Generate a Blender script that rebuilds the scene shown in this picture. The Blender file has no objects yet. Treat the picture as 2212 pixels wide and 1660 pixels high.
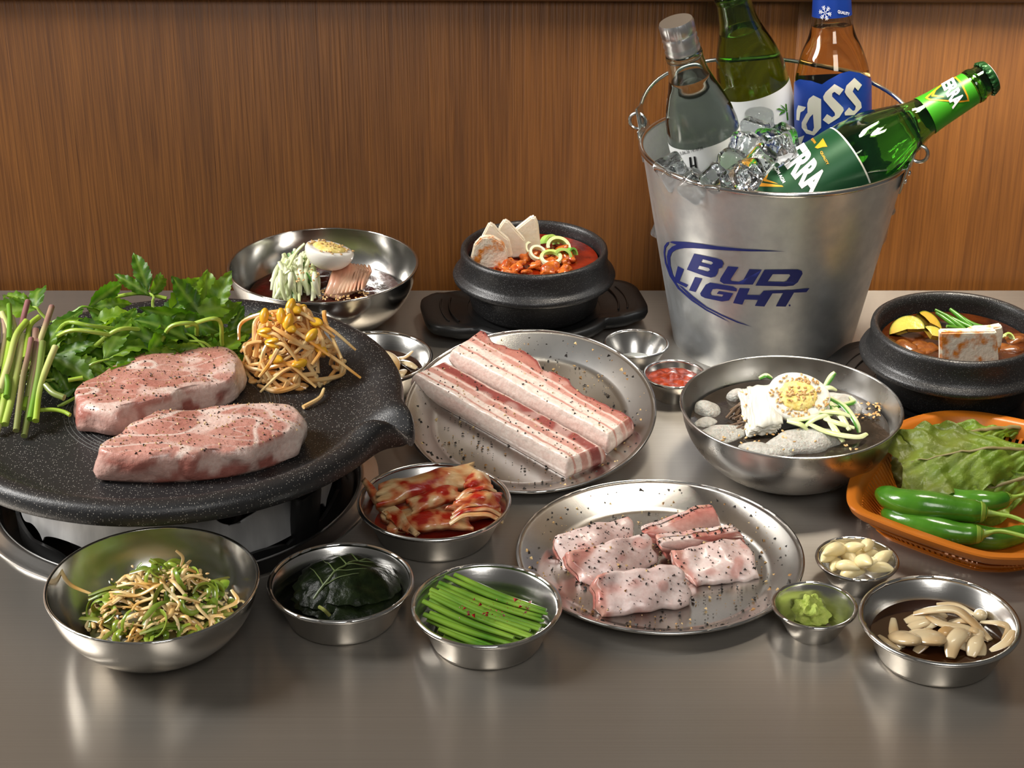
import bpy, bmesh, math, random
from mathutils import Vector, Matrix, noise
R = math.radians
PI = math.pi
random.seed(11)
SC = bpy.context.scene
C = SC.collection

# ---------------------------------------------------------------- camera
F, CU, CV, PITCH, CAM_H = 4000.0, 1106.0, 830.0, R(27.0), 0.76
cam_d = bpy.data.cameras.new('camera'); cam = bpy.data.objects.new('camera', cam_d); C.objects.link(cam)
cam.location = (0, 0, CAM_H); cam.rotation_euler = (PI / 2 - PITCH, 0, 0)
cam_d.sensor_width = 36.0; cam_d.lens = 36.0 * F / 2212.0; cam_d.clip_start = 0.05
SC.camera = cam

# ---------------------------------------------------------------- light
SC.view_settings.view_transform = 'Standard'; SC.view_settings.look = 'None'
SC.view_settings.gamma = 1.0; SC.view_settings.use_curve_mapping = False
SC.view_settings.exposure = 0.0
w = bpy.data.worlds.new('world'); SC.world = w; w.use_nodes = True
w.node_tree.nodes['Background'].inputs[0].default_value = (1.0, 0.96, 0.90, 1)
w.node_tree.nodes['Background'].inputs[1].default_value = 0.085

def area(name, loc, target, sx, sy, power, col):
    d = bpy.data.lights.new(name, 'AREA'); d.shape = 'RECTANGLE'; d.size = sx; d.size_y = sy
    d.energy = power; d.color = col
    o = bpy.data.objects.new(name, d); C.objects.link(o); o.location = loc
    o.rotation_euler = (Vector(target) - Vector(loc)).to_track_quat('-Z', 'Y').to_euler()
    return o
area('window_daylight', (-2.1, 1.30, 1.55), (0.05, 1.26, 0.0), 0.62, 1.3, 100, (1.0, 0.975, 0.94))
area('front_window', (0.35, -0.9, 1.9), (0.15, 1.45, 0.0), 0.8, 1.0, 21, (1.0, 0.97, 0.93))
lamp = area('ceiling_lamp', (0.40, 1.50, 1.10), (0.38, 1.62, 0.0), 0.3, 0.22, 2.6, (1.0, 0.90, 0.76)); lamp.data.spread = R(56)
# ---------------------------------------------------------------- photo pixel -> place
def ray(u, v):
    dx, dy = (u - CU) / F, (v - CV) / F
    cp, sp = math.cos(PITCH), math.sin(PITCH)
    return Vector((0, 0, CAM_H)), Vector((dx, cp - dy * sp, -sp - dy * cp))
def px(u, v, z=0.0):
    o, d = ray(u, v); return o + d * ((z - CAM_H) / d.z)
def pxY(u, v, Y):
    o, d = ray(u, v); return o + d * (Y / d.y)
def depth(p):
    return p[1] * math.cos(PITCH) + (CAM_H - p[2]) * math.sin(PITCH)
def mm(npx, p):
    return npx * depth(p) / F                       # pixels -> metres at p

# ---------------------------------------------------------------- objects
W = {}
def put(o, label=None, cat=None, group=None, kind=None):
    if label: o['label'] = label
    if cat: o['category'] = cat
    if group: o['group'] = group
    if kind: o['kind'] = kind
    return o
def thing(name, label, cat, loc=(0, 0, 0), mat=None, group=None):
    o = bpy.data.objects.new(name, None); C.objects.link(o); o.empty_display_size = 0.02
    m = mat if mat is not None else Matrix.Translation(Vector(loc))
    o.matrix_world = m; W[o] = m.copy()
    return put(o, label, cat, group)
def make(name, verts, faces, mat, parent=None, smooth=True, sharp=45, cols=None, local=False, mats=None, fmat=None):
    verts = [Vector(v) for v in verts]
    if parent is not None:
        if not local:
            inv = W[parent].inverted(); verts = [inv @ v for v in verts]
        base = None
    else:
        xs = [v.x for v in verts]; ys = [v.y for v in verts]; zs = [v.z for v in verts]
        base = Vector(((min(xs) + max(xs)) / 2, (min(ys) + max(ys)) / 2, min(zs)))
        if not local: verts = [v - base for v in verts]
    me = bpy.data.meshes.new(name); me.from_pydata([v[:] for v in verts], [], faces)
    for m in (mats or [mat]): me.materials.append(m)
    if fmat: me.polygons.foreach_set('material_index', fmat)
    if smooth:
        me.polygons.foreach_set('use_smooth', [True] * len(me.polygons))
        if sharp: me.set_sharp_from_angle(angle=R(sharp))
    if cols:
        a = me.color_attributes.new('Col', 'FLOAT_COLOR', 'POINT')
        flat = []
        for c in cols: flat += [c[0], c[1], c[2], 1.0]
        a.data.foreach_set('color', flat)
    me.validate(); me.update()
    o = bpy.data.objects.new(name, me); C.objects.link(o)
    if parent is not None:
        o.parent = parent; W[o] = W[parent].copy()
    else:
        if not local: o.location = base; W[o] = Matrix.Translation(base)
        else: W[o] = Matrix.Identity(4)
    return o
class G:
    """collects shapes of ONE piece"""
    def __init__(s): s.v, s.f, s.c = [], [], []
    def add(s, vf, col=None, cols=None):
        v, f = vf; n = len(s.v); s.v += [Vector(x) for x in v]; s.f += [[i + n for i in q] for q in f]
        s.c += cols if cols else [col or (1, 1, 1)] * len(v)
        return s
    def make(s, name, mat, parent=None, **k):
        return make(name, s.v, s.f, mat, parent, cols=s.c if any(c != (1, 1, 1) for c in s.c) else None, **k)
def copy_tree(o, M=None, parent=None):
    c = o.copy(); C.objects.link(c)
    if parent is not None: c.parent = parent
    if M is not None: c.matrix_world = M; W[c] = M.copy()
    for ch in o.children: copy_tree(ch, None, c)
    return c

# ---------------------------------------------------------------- shapes
def rev(profile, n=64, center=(0, 0, 0), M=None, fn=None):
    """surface of revolution; profile of (r, z); fn(angle, r, z) -> (r, z)"""
    v, f, rows = [], [], []
    for (r, z) in profile:
        if r < 1e-6:
            rows.append([len(v)]); v.append(Vector((0, 0, z)))
        else:
            row = []
            for i in range(n):
                a = 2 * PI * i / n; rr, zz = fn(a, r, z) if fn else (r, z)
                row.append(len(v)); v.append(Vector((rr * math.cos(a), rr * math.sin(a), zz)))
            rows.append(row)
    for A, B in zip(rows, rows[1:]):
        for i in range(n):
            j = (i + 1) % n
            if len(A) == 1 and len(B) == 1: continue
            if len(A) == 1: f.append([A[0], B[j], B[i]])
            elif len(B) == 1: f.append([A[i], A[j], B[0]])
            else: f.append([A[i], A[j], B[j], B[i]])
    M = M if M is not None else Matrix.Translation(Vector(center))
    return [M @ x for x in v], f
def frames(pts):
    T = []
    for i in range(len(pts)):
        a = pts[max(i - 1, 0)]; b = pts[min(i + 1, len(pts) - 1)]
        t = (b - a); T.append(t.normalized() if t.length > 1e-9 else Vector((0, 0, 1)))
    up = Vector((0, 0, 1)) if abs(T[0].z) < 0.9 else Vector((1, 0, 0))
    N = [(up - T[0] * up.dot(T[0])).normalized()]
    for i in range(1, len(pts)):
        n = N[-1] - T[i] * N[-1].dot(T[i]); N.append(n.normalized() if n.length > 1e-6 else N[-1])
    return T, N
def tube(pts, rad, seg=8, caps=True, flat=1.0):
    """sweep; rad number or list; flat squashes along the normal"""
    pts = [Vector(p) for p in pts]; T, N = frames(pts); v, f = [], []
    for i, p in enumerate(pts):
        r = rad[i] if isinstance(rad, (list, tuple)) else rad
        b = T[i].cross(N[i])
        for k in range(seg):
            a = 2 * PI * k / seg; v.append(p + b * (r * math.cos(a)) + N[i] * (r * flat * math.sin(a)))
    for i in range(len(pts) - 1):
        for k in range(seg):
            l = (k + 1) % seg; f.append([i * seg + k, i * seg + l, (i + 1) * seg + l, (i + 1) * seg + k])
    if caps:
        f.append(list(range(seg))[::-1]); n = (len(pts) - 1) * seg; f.append([n + k for k in range(seg)])
    return v, f
def ring(center, r, rad, n=64, seg=8, normal=None, flat=1.0):
    v, f = [], []
    for i in range(n):
        a = 2 * PI * i / n
        for k in range(seg):
            b = 2 * PI * k / seg; rr = r + rad * math.cos(b)
            v.append(Vector((rr * math.cos(a), rr * math.sin(a), rad * flat * math.sin(b))))
    for i in range(n):
        for k in range(seg):
            j, l = (i + 1) % n, (k + 1) % seg; f.append([i * seg + k, j * seg + k, j * seg + l, i * seg + l])
    q = Vector(normal).to_track_quat('Z', 'Y').to_matrix().to_4x4() if normal else Matrix.Identity(4)
    M = Matrix.Translation(Vector(center)) @ q
    return [M @ x for x in v], f
def spline(pts, n):
    """Catmull-Rom through pts, n points"""
    pts = [Vector(p) for p in pts]
    if len(pts) < 3: return [pts[0].lerp(pts[-1], i / (n - 1)) for i in range(n)]
    out, m = [], len(pts) - 1
    for i in range(n):
        t = i / (n - 1) * m; k = min(int(t), m - 1); t -= k
        p1, p2 = pts[k], pts[k + 1]; p0 = pts[k - 1] if k > 0 else p1 * 2 - p2; p3 = pts[k + 2] if k + 2 <= m else p2 * 2 - p1
        out.append(0.5 * ((2 * p1) + (p2 - p0) * t + (2 * p0 - 5 * p1 + 4 * p2 - p3) * t * t + (3 * p1 - p0 - 3 * p2 + p3) * t ** 3))
    return out
def closed_spline(pts, n):
    pts = [Vector(p) for p in pts]; m = len(pts); out = []
    for i in range(n):
        t = i / n * m; k = int(t); t -= k
        p0, p1, p2, p3 = pts[(k - 1) % m], pts[k % m], pts[(k + 1) % m], pts[(k + 2) % m]
        out.append(0.5 * ((2 * p1) + (p2 - p0) * t + (2 * p0 - 5 * p1 + 4 * p2 - p3) * t * t + (3 * p1 - p0 - 3 * p2 + p3) * t ** 3))
    return out
def box(cx, cy, cz, sx, sy, sz, M=None):
    v = [Vector((cx + sx * a / 2, cy + sy * b / 2, cz + sz * c / 2)) for a in (-1, 1) for b in (-1, 1) for c in (-1, 1)]
    f = [[0, 1, 3, 2], [4, 6, 7, 5], [0, 4, 5, 1], [2, 3, 7, 6], [0, 2, 6, 4], [1, 5, 7, 3]]
    return ([M @ x for x in v] if M is not None else v), f
def soft_box(sx, sy, sz, r, n=3, M=None, jit=0.0, seed=0):
    """box with rounded edges"""
    bm = bmesh.new(); bmesh.ops.create_cube(bm, size=1.0)
    for v in bm.verts: v.co = Vector((v.co.x * sx, v.co.y * sy, v.co.z * sz))
    bmesh.ops.bevel(bm, geom=bm.edges[:], offset=r, segments=n, affect='EDGES', profile=0.5)
    if jit:
        for v in bm.verts: v.co += noise.noise_vector(v.co * 60 + Vector((seed * 7.1, seed, 0))) * jit
    v = [x.co.copy() for x in bm.verts]; f = [[a.index for a in q.verts] for q in bm.faces]; bm.free()
    return ([M @ x for x in v] if M is not None else v), f
def blob(rx, ry, rz, nu=14, nv=10, M=None, jit=0.0, freq=60, seed=0, fn=None):
    v, f = [], []
    for j in range(nv + 1):
        t = PI * j / nv
        for i in range(nu):
            a = 2 * PI * i / nu
            p = Vector((rx * math.sin(t) * math.cos(a), ry * math.sin(t) * math.sin(a), -rz * math.cos(t)))
            if jit: p += p.normalized() * jit * noise.noise(p * freq + Vector((seed * 3.7, seed * 1.3, seed)))
            if fn: p = fn(p)
            v.append(p)
    for j in range(nv):
        for i in range(nu):
            k = (i + 1) % nu; f.append([j * nu + i, j * nu + k, (j + 1) * nu + k, (j + 1) * nu + i])
    return ([M @ x for x in v] if M is not None else v), f
def pillow(outline, z0, t, n=96, inner=10, edge=0.006, jit=0.0, freq=80, seed=0, top=None, topjit=0.0):
    """solid slab over a closed outline (world points), with rounded edges; top(x, y, k) adds height, k = 1 centre .. 0 edge"""
    o = closed_spline([(p[0], p[1], 0) for p in outline], n); c = sum(o, Vector()) / n
    mean = sum((p - c).length for p in o) / n
    e = edge / mean
    rows = [(1 - e * .8, 0), (1 - e * .2, t * .10), (1, t * .3), (1, t * .55), (1 - e * .12, t * .75), (1 - e * .4, t * .9), (1 - e, t)]
    k0 = 1 - e
    rows += [(k0 * (1 - (i + 1) / (inner + 1)), t) for i in range(inner)]
    v, f = [], []
    sd = Vector((seed * 5.3, seed * 2.1, seed))
    for ri, (s, z) in enumerate(rows):
        for p in o:
            q = c + (p - c) * s; zz = z0 + z
            if ri > 0:
                d = noise.noise_vector(Vector((q.x, q.y, zz)) * freq + sd) * jit
                q = q + Vector((d.x, d.y, 0)) * (1 if s > .9 else .3)
                if z > 0.6 * t: zz += topjit * noise.noise(Vector((q.x, q.y, 0)) * freq * .7 + sd)
            if top and z > .5 * t: zz += top(q.x, q.y, 1 - s) * min(1, (z / t - .5) * 2)
            v.append(Vector((q.x, q.y, zz)))
    m = len(rows)
    for r in range(m - 1):
        for i in range(n):
            j = (i + 1) % n; f.append([r * n + i, r * n + j, (r + 1) * n + j, (r + 1) * n + i])
    v.append(Vector((c.x, c.y, z0 + t + (top(c.x, c.y, 1) if top else 0)))); k = len(v) - 1
    for i in range(n): f.append([(m - 1) * n + i, (m - 1) * n + (i + 1) % n, k])
    f.append([i for i in range(n)][::-1])
    return v, f
def prism(pts, z0, z1):
    n = len(pts); v = [Vector((p[0], p[1], z0)) for p in pts] + [Vector((p[0], p[1], z1)) for p in pts]
    f = [[i, (i + 1) % n, n + (i + 1) % n, n + i] for i in range(n)] + [list(range(n))[::-1], [n + i for i in range(n)]]
    return v, f
def frame_at(p, zdir, xhint=(1, 0, 0)):
    z = Vector(zdir).normalized(); x = Vector(xhint); x = (x - z * x.dot(z)).normalized(); y = z.cross(x)
    return Matrix.Translation(Vector(p)) @ Matrix((x, y, z)).transposed().to_4x4()
def Mt(x, y, z, rx=0, ry=0, rz=0, s=1):
    return Matrix.Translation((x, y, z)) @ Matrix.Rotation(rz, 4, 'Z') @ Matrix.Rotation(ry, 4, 'Y') @ Matrix.Rotation(rx, 4, 'X') @ Matrix.Scale(s, 4)
def rnd(a, b): return random.uniform(a, b)
def mix(a, b, t):
    t = max(0, min(1, t)); return tuple(a[i] + (b[i] - a[i]) * t for i in range(3))
def sstep(a, b, x):
    t = max(0, min(1, (x - a) / (b - a))); return t * t * (3 - 2 * t)
def srgb(r, g, b):
    return tuple(((c / 255) / 12.92 if c / 255 <= .04045 else ((c / 255 + .055) / 1.055) ** 2.4) for c in (r, g, b))

# ---------------------------------------------------------------- materials
def mat(name, col, rough=.5, metal=0.0, col2=None, scale=40, stretch=(1, 1, 1), bump=0.0, bscale=None, bstretch=None, sss=0.0, sss_r=(.01, .004, .003),
        trans=0.0, ior=1.45, coat=0.0, attr=False, spec=.5, aniso=0.0, tan=None, rnd_col=0.0, detail=4, ramp=(.35, .65), rough2=None, thin=None):
    m = bpy.data.materials.new(name); m.use_nodes = True; nt = m.node_tree; N, L = nt.nodes, nt.links
    b = N['Principled BSDF']
    b.inputs['Base Color'].default_value = (*col, 1); b.inputs['Roughness'].default_value = rough
    b.inputs['Metallic'].default_value = metal; b.inputs['IOR'].default_value = ior
    b.inputs['Specular IOR Level'].default_value = spec
    if coat: b.inputs['Coat Weight'].default_value = coat; b.inputs['Coat Roughness'].default_value = .08
    if trans: b.inputs['Transmission Weight'].default_value = trans
    if sss:
        b.inputs['Subsurface Weight'].default_value = sss; b.inputs['Subsurface Radius'].default_value = sss_r; b.inputs['Subsurface Scale'].default_value = 1.0
    tc = N.new('ShaderNodeTexCoord')
    def nz(sc, st, det=4):
        mp = N.new('ShaderNodeMapping'); mp.inputs['Scale'].default_value = st; L.new(tc.outputs['Object'], mp.inputs[0])
        t = N.new('ShaderNodeTexNoise'); t.inputs['Scale'].default_value = sc; t.inputs['Detail'].default_value = det
        L.new(mp.outputs[0], t.inputs['Vector']); return t
    base = None
    if attr:
        a = N.new('ShaderNodeAttribute'); a.attribute_name = 'Col'; base = a.outputs['Color']
    if col2 is not None:
        t = nz(scale, stretch, detail); r = N.new('ShaderNodeValToRGB')
        r.color_ramp.elements[0].position, r.color_ramp.elements[1].position = ramp
        r.color_ramp.elements[0].color = (*col, 1); r.color_ramp.elements[1].color = (*col2, 1)
        L.new(t.outputs['Fac'], r.inputs[0]); c = r.outputs[0]
        if base is not None:
            x = N.new('ShaderNodeMix'); x.data_type = 'RGBA'; x.blend_type = 'MULTIPLY'; x.inputs[0].default_value = 1
            L.new(base, x.inputs[6]); L.new(c, x.inputs[7]); base = x.outputs[2]
        else: base = c
    if rnd_col:
        oi = N.new('ShaderNodeObjectInfo'); h = N.new('ShaderNodeHueSaturation')
        mr = N.new('ShaderNodeMapRange'); mr.inputs[3].default_value = 1 - rnd_col; mr.inputs[4].default_value = 1 + rnd_col
        L.new(oi.outputs['Random'], mr.inputs[0]); L.new(mr.outputs[0], h.inputs['Value'])
        if base is not None: L.new(base, h.inputs['Color'])
        else: h.inputs['Color'].default_value = (*col, 1)
        base = h.outputs[0]
    if base is not None: L.new(base, b.inputs['Base Color'])
    if rough2 is not None:
        t = nz(scale, stretch, detail); mr = N.new('ShaderNodeMapRange'); mr.inputs[1].default_value = .3; mr.inputs[2].default_value = .7
        mr.inputs[3].default_value = rough; mr.inputs[4].default_value = rough2; L.new(t.outputs['Fac'], mr.inputs[0]); L.new(mr.outputs[0], b.inputs['Roughness'])
    if bump:
        t = nz(bscale or scale, bstretch or stretch, 5); bp = N.new('ShaderNodeBump'); bp.inputs['Strength'].default_value = 1.0
        bp.inputs['Distance'].default_value = bump; L.new(t.outputs['Fac'], bp.inputs['Height']); L.new(bp.outputs[0], b.inputs['Normal'])
    if aniso:
        b.inputs['Anisotropic'].default_value = aniso
        tg = N.new('ShaderNodeTangent'); tg.direction_type = 'RADIAL'; tg.axis = tan or 'Z'; L.new(tg.outputs[0], b.inputs['Tangent'])
    return m
# ---------------------------------------------------------------- setting
def wood_material():
    m = bpy.data.materials.new('wood_veneer'); m.use_nodes = True; nt = m.node_tree; N, L = nt.nodes, nt.links; b = N['Principled BSDF']
    tc = N.new('ShaderNodeTexCoord')
    def noise_n(scale, st, det, dist=0):
        mp = N.new('ShaderNodeMapping'); mp.inputs['Scale'].default_value = st; L.new(tc.outputs['Object'], mp.inputs[0])
        t = N.new('ShaderNodeTexNoise'); t.inputs['Scale'].default_value = scale; t.inputs['Detail'].default_value = det; t.inputs['Distortion'].default_value = dist
        L.new(mp.outputs[0], t.inputs['Vector']); return t
    big = noise_n(5, (1.6, 1, .25), 3, .6); fine = noise_n(420, (1, 1, .02), 5, .3); mid = noise_n(45, (1, 1, .09), 5, 1.2)
    r = N.new('ShaderNodeValToRGB'); e = r.color_ramp.elements
    e[0].position = .30; e[0].color = (*srgb(102, 60, 18), 1); e[1].position = .70; e[1].color = (*srgb(140, 87, 32), 1)
    x = N.new('ShaderNodeMix'); x.inputs[0].default_value = .5; L.new(big.outputs['Fac'], x.inputs[2]); L.new(mid.outputs['Fac'], x.inputs[3])
    L.new(x.outputs[0], r.inputs[0])
    r2 = N.new('ShaderNodeValToRGB'); q = r2.color_ramp.elements
    q[0].position = .30; q[0].color = (.66, .62, .58, 1); q[1].position = .62; q[1].color = (1.05, 1.05, 1.05, 1); L.new(fine.outputs['Fac'], r2.inputs[0])
    mu = N.new('ShaderNodeMix'); mu.data_type = 'RGBA'; mu.blend_type = 'MULTIPLY'; mu.inputs[0].default_value = 1
    L.new(r.outputs[0], mu.inputs[6]); L.new(r2.outputs[0], mu.inputs[7]); L.new(mu.outputs[2], b.inputs['Base Color'])
    bp = N.new('ShaderNodeBump'); bp.inputs['Distance'].default_value = .0006; L.new(fine.outputs['Fac'], bp.inputs['Height']); L.new(bp.outputs[0], b.inputs['Normal'])
    b.inputs['Roughness'].default_value = .48
    return m
WOOD = wood_material()
PLASTER = mat('plaster', srgb(128, 104, 78), .9, col2=srgb(138, 114, 86), scale=8)
WALL_Y = 1.716
wl = put(bpy.data.objects.new('wall_back', None), 'warm brown wood veneer wall behind the steel table', 'wall', kind='structure'); C.objects.link(wl); wl.location = (0, WALL_Y, -.75); W[wl] = Matrix.Translation((0, WALL_Y, -.75))
top_z = pxY(1600, -40, WALL_Y).z
seam = pxY(1705, 300, WALL_Y).x
for (x0, x1) in ((-1.6, seam - .00015), (seam + .00015, 1.6)):
    M = Mt((x0 + x1) / 2, WALL_Y + .009, (top_z - .75) / 2)
    make('wood_panel', *soft_box(x1 - x0, .018, top_z + .75, .0002, 1, M), WOOD, wl)
make('upper_wall_panel', *box(0, WALL_Y + .012, (top_z + 1.9) / 2 + .01, 3.2, .02, 1.9 - top_z), PLASTER, wl, smooth=False)
make('joint_backing', *box(seam, WALL_Y + .014, (top_z - .75) / 2, .01, .006, top_z + .74), mat('dark_joint', (.02, .012, .006), .8), wl, smooth=False)
put(make('trim_1', *soft_box(3.2, .012, .03, .002, 2, Mt(pxY(1190, 0, WALL_Y).x, WALL_Y - .004, pxY(1190, 0, WALL_Y).z + .0160, ry=R(.20))), mat('trim_wood', srgb(92, 56, 26), .5)), 'dark narrow wood trim along the top of the veneer', 'trim', kind='structure')
put(make('floor', *box(0, .8, -.76, 4, 3.4, .02), mat('floor_tile', srgb(92, 86, 80), .6, col2=srgb(110, 104, 98), scale=3), smooth=False), 'plain grey restaurant floor below the table', 'floor', kind='structure')

# table of brushed steel, with a round hole for the burner
PAN_C = px(370, 845, .0855); PAN_C.z = 0
STEEL_TABLE = mat('brushed_steel_table', (.37, .34, .30), .30, .80, col2=(.395, .365, .325), scale=60, stretch=(.05, 14, 1), bump=.00003, bscale=300, bstretch=(.04, 6, 1), aniso=.9, tan='Y')
def uv_plane_tangent(m):
    # brushing runs along the table's length
    nt = m.node_tree; b = nt.nodes['Principled BSDF']
    for l in list(b.inputs['Tangent'].links): nt.links.remove(l)
    cx = nt.nodes.new('ShaderNodeCombineXYZ'); cx.inputs[1].default_value = 1.0; nt.links.new(cx.outputs[0], b.inputs['Tangent'])
uv_plane_tangent(STEEL_TABLE)
EDGE_Y = px(1400, 628, 0).y
def build_table():
    t = thing('dining_table', 'long brushed stainless steel restaurant table with a round burner opening', 'table', (0, 1.2, -.75))
    bm = bmesh.new(); n = 96; rr = .1585
    x0, x1, y0, y1 = -1.0, 1.0, .78, EDGE_Y
    inner = [bm.verts.new((PAN_C.x + rr * math.cos(2 * PI * i / n), PAN_C.y + rr * math.sin(2 * PI * i / n), 0)) for i in range(n)]
    outer = [bm.verts.new(p) for p in ((x0, y0, 0), (x1, y0, 0), (x1, y1, 0), (x0, y1, 0))]
    ed = [bm.edges.new((inner[i], inner[(i + 1) % n])) for i in range(n)] + [bm.edges.new((outer[i], outer[(i + 1) % 4])) for i in range(4)]
    bmesh.ops.triangle_fill(bm, use_beauty=True, use_dissolve=False, edges=ed)
    for f in bm.faces:
        if f.normal.z < 0: f.normal_flip()
    ex = bmesh.ops.extrude_face_region(bm, geom=bm.faces[:])
    for e in ex['geom']:
        if isinstance(e, bmesh.types.BMVert): e.co.z = -.035
    bmesh.ops.recalc_face_normals(bm, faces=bm.faces[:])
    bm.verts.index_update()
    v = [q.co.copy() for q in bm.verts]; f = [[a.index for a in q.verts] for q in bm.faces]; bm.free()
    make('table_top', v, f, STEEL_TABLE, t, smooth=False)
    for sx in (-.92, .92):
        for sy in (.84, EDGE_Y - .06):
            make('leg', *soft_box(.05, .05, .715, .004, 2, Mt(sx, sy, -.3925)), STEEL_TABLE, t)
    return t
build_table()

# ---------------------------------------------------------------- steel ware
STEEL_BOWL = mat('polished_steel', (.66, .645, .61), .13, 1.0, rough2=.22, scale=30, bump=.00002, bscale=200)
STEEL_MATTE = mat('dull_steel', (.56, .545, .52), .24, 1.0, rough2=.36, scale=50, bump=.00004, bscale=300)
STEEL_DISH = mat('spun_steel', (.64, .625, .595), .2, 1.0, bump=.000015, bscale=260, bstretch=(.3, .3, 6), aniso=.65)
STEEL_PLATE = mat('plate_steel', (.56, .55, .525), .26, 1.0, col2=(.50, .49, .47), scale=60, aniso=.55)
CHROME = mat('chrome', (.78, .78, .78), .07, 1.0)

def wall_profile(outer, t):
    """thin shell: outer (r, z) going up from the base centre; returns the closed profile with the inside"""
    inner = [(max(r - t, 0), z + (t if r < outer[-1][0] * .8 else t * .3)) for r, z in outer]
    return outer + inner[::-1]
def dish(u, v, wpx, h, label, kind='dish', ring_label=None, tilt=None, name=None, cat=None, group=None):
    c = px(u, v, h); r = mm(wpx / 2, c); base = Vector((c.x, c.y, 0))
    if kind == 'dish':
        o = [(0, 0), (.70 * r, 0), (.735 * r, .0012), (.755 * r, .004), (.93 * r, h - .004), (.955 * r, h - .0025)]
        prof, rr, t, m = o, .0019, .0008, STEEL_DISH; name = name or 'banchan_dish'; cat = cat or 'dish'
    elif kind == 'cup':
        o = [(0, 0), (.56 * r, 0), (.60 * r, .0015), (.93 * r, h - .003), (.945 * r, h - .0015)]
        prof, rr, t, m = o, .0015, .0007, STEEL_DISH; name = name or 'sauce_cup'; cat = cat or 'cup'
    else:
        o = [(0, 0), (.34 * r, 0), (.36 * r, .002)] + [(r * (.36 + .625 * math.sin(a * PI / 2 * .98) ** 1.0), .002 + (h - .003) * (1 - math.cos(a * PI / 2)) ** (.92)) for a in [i / 14 for i in range(1, 15)]]
        prof, rr, t, m = o, .0012, .0008, STEEL_BOWL if kind == 'bowl' else STEEL_MATTE; name = name or 'steel_bowl'; cat = cat or 'bowl'
    t_ = thing(name, label, cat, base, group=group)
    make('bowl_body' if 'bowl' in kind else 'body', *rev(wall_profile(prof, t), 96, base), m, t_)
    make('rolled_rim', *ring((base.x, base.y, h - rr), prof[-1][0] + rr * .4, rr, 96, 8), m, t_)
    return {'t': t_, 'c': base, 'r': r, 'h': h}
D = {}
D['scallion'] = dish(329, 1257, 458, .052, 'polished steel bowl heaped with scallion salad beside the griddle', 'bowl')
D['perilla'] = dish(736, 1254, 317, .031, 'shallow steel dish holding dark pickled perilla leaves')
D['chive'] = dish(1051, 1303, 327, .031, 'shallow steel dish of cut green chives with red specks')
D['kimchi'] = dish(938, 1079, 334, .031, 'shallow steel dish filled with red napa cabbage kimchi')
D['onion'] = dish(2030, 1335, 346, .031, 'shallow steel dish of sliced onion in soy sauce beside the garlic cup')
D['soy'] = dish(806, 768, 258, .031, 'shallow steel dish of onion in soy sauce between griddle and belly plate')
D['wasabi'] = dish(1760, 1305, 183, .024, 'small steel sauce cup with a dab of green wasabi', 'cup')
D['garlic'] = dish(1852, 1205, 178, .024, 'small steel sauce cup filled with peeled garlic cloves', 'cup')
D['salt'] = dish(1374, 740, 141, .024, 'small steel sauce cup with peppered salt at its bottom', 'cup')
D['ssam'] = dish(1457, 806, 136, .024, 'small steel sauce cup of red brown soybean paste', 'cup')
D['mul'] = dish(1709, 873, 479, .062, 'frosty dull steel bowl of icy cold buckwheat noodle soup', 'mbowl')
D['bibim'] = dish(698, 569, 411, .064, 'shiny steel bowl of spicy buckwheat noodles topped with egg', 'bowl')
# foot ring under the cold noodle bowl
b = D['mul']; 
make('foot_ring', *rev([(.30 * b['r'], .0), (.335 * b['r'], .0), (.345 * b['r'], .004), (.30 * b['r'], .004)], 64, b['c']), STEEL_MATTE, b['t'])

def plate(cen, r, tiltx, tilty, label, rimh=.016):
    M = Matrix.Translation(cen) @ Matrix.Rotation(tiltx, 4, 'X') @ Matrix.Rotation(tilty, 4, 'Y')
    t = thing('steel_plate', label, 'plate', mat=M)
    o = [(0, 0), (.74 * r, 0), (.77 * r, .0008), (.80 * r, .003), (.96 * r, rimh - .002), (.985 * r, rimh - .001)]
    v, f = rev(wall_profile(o, .0009), 128)
    make('plate_body', v, f, STEEL_PLATE, t, local=True)
    v, f = ring((0, 0, rimh - .0012), .985 * r, .0013, 128, 8)
    make('rolled_rim', v, f, STEEL_PLATE, t, local=True)
    return {'t': t, 'M': M, 'r': r, 'h': rimh}
c2 = px(1425, 1190, .016); r2 = mm(312, c2)
P2 = plate(Vector((c2.x, c2.y, 0)), r2, 0, 0, 'round steel plate of sliced pork cheek with cracked pepper on it')
# the belly plate leans: front edge on the table, back edge propped on the tray of the stew pot
fr = px(1165, 1060, .012); tl = R(12.5)
P1c = Vector((px(1146, 900, .03).x, fr.y + r2 * math.cos(tl), r2 * .75 * math.sin(tl) + .001))
P1 = plate(P1c, r2 * .985, tl, R(-1.5), 'tilted round steel plate carrying two thick slabs of pork belly')
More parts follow.
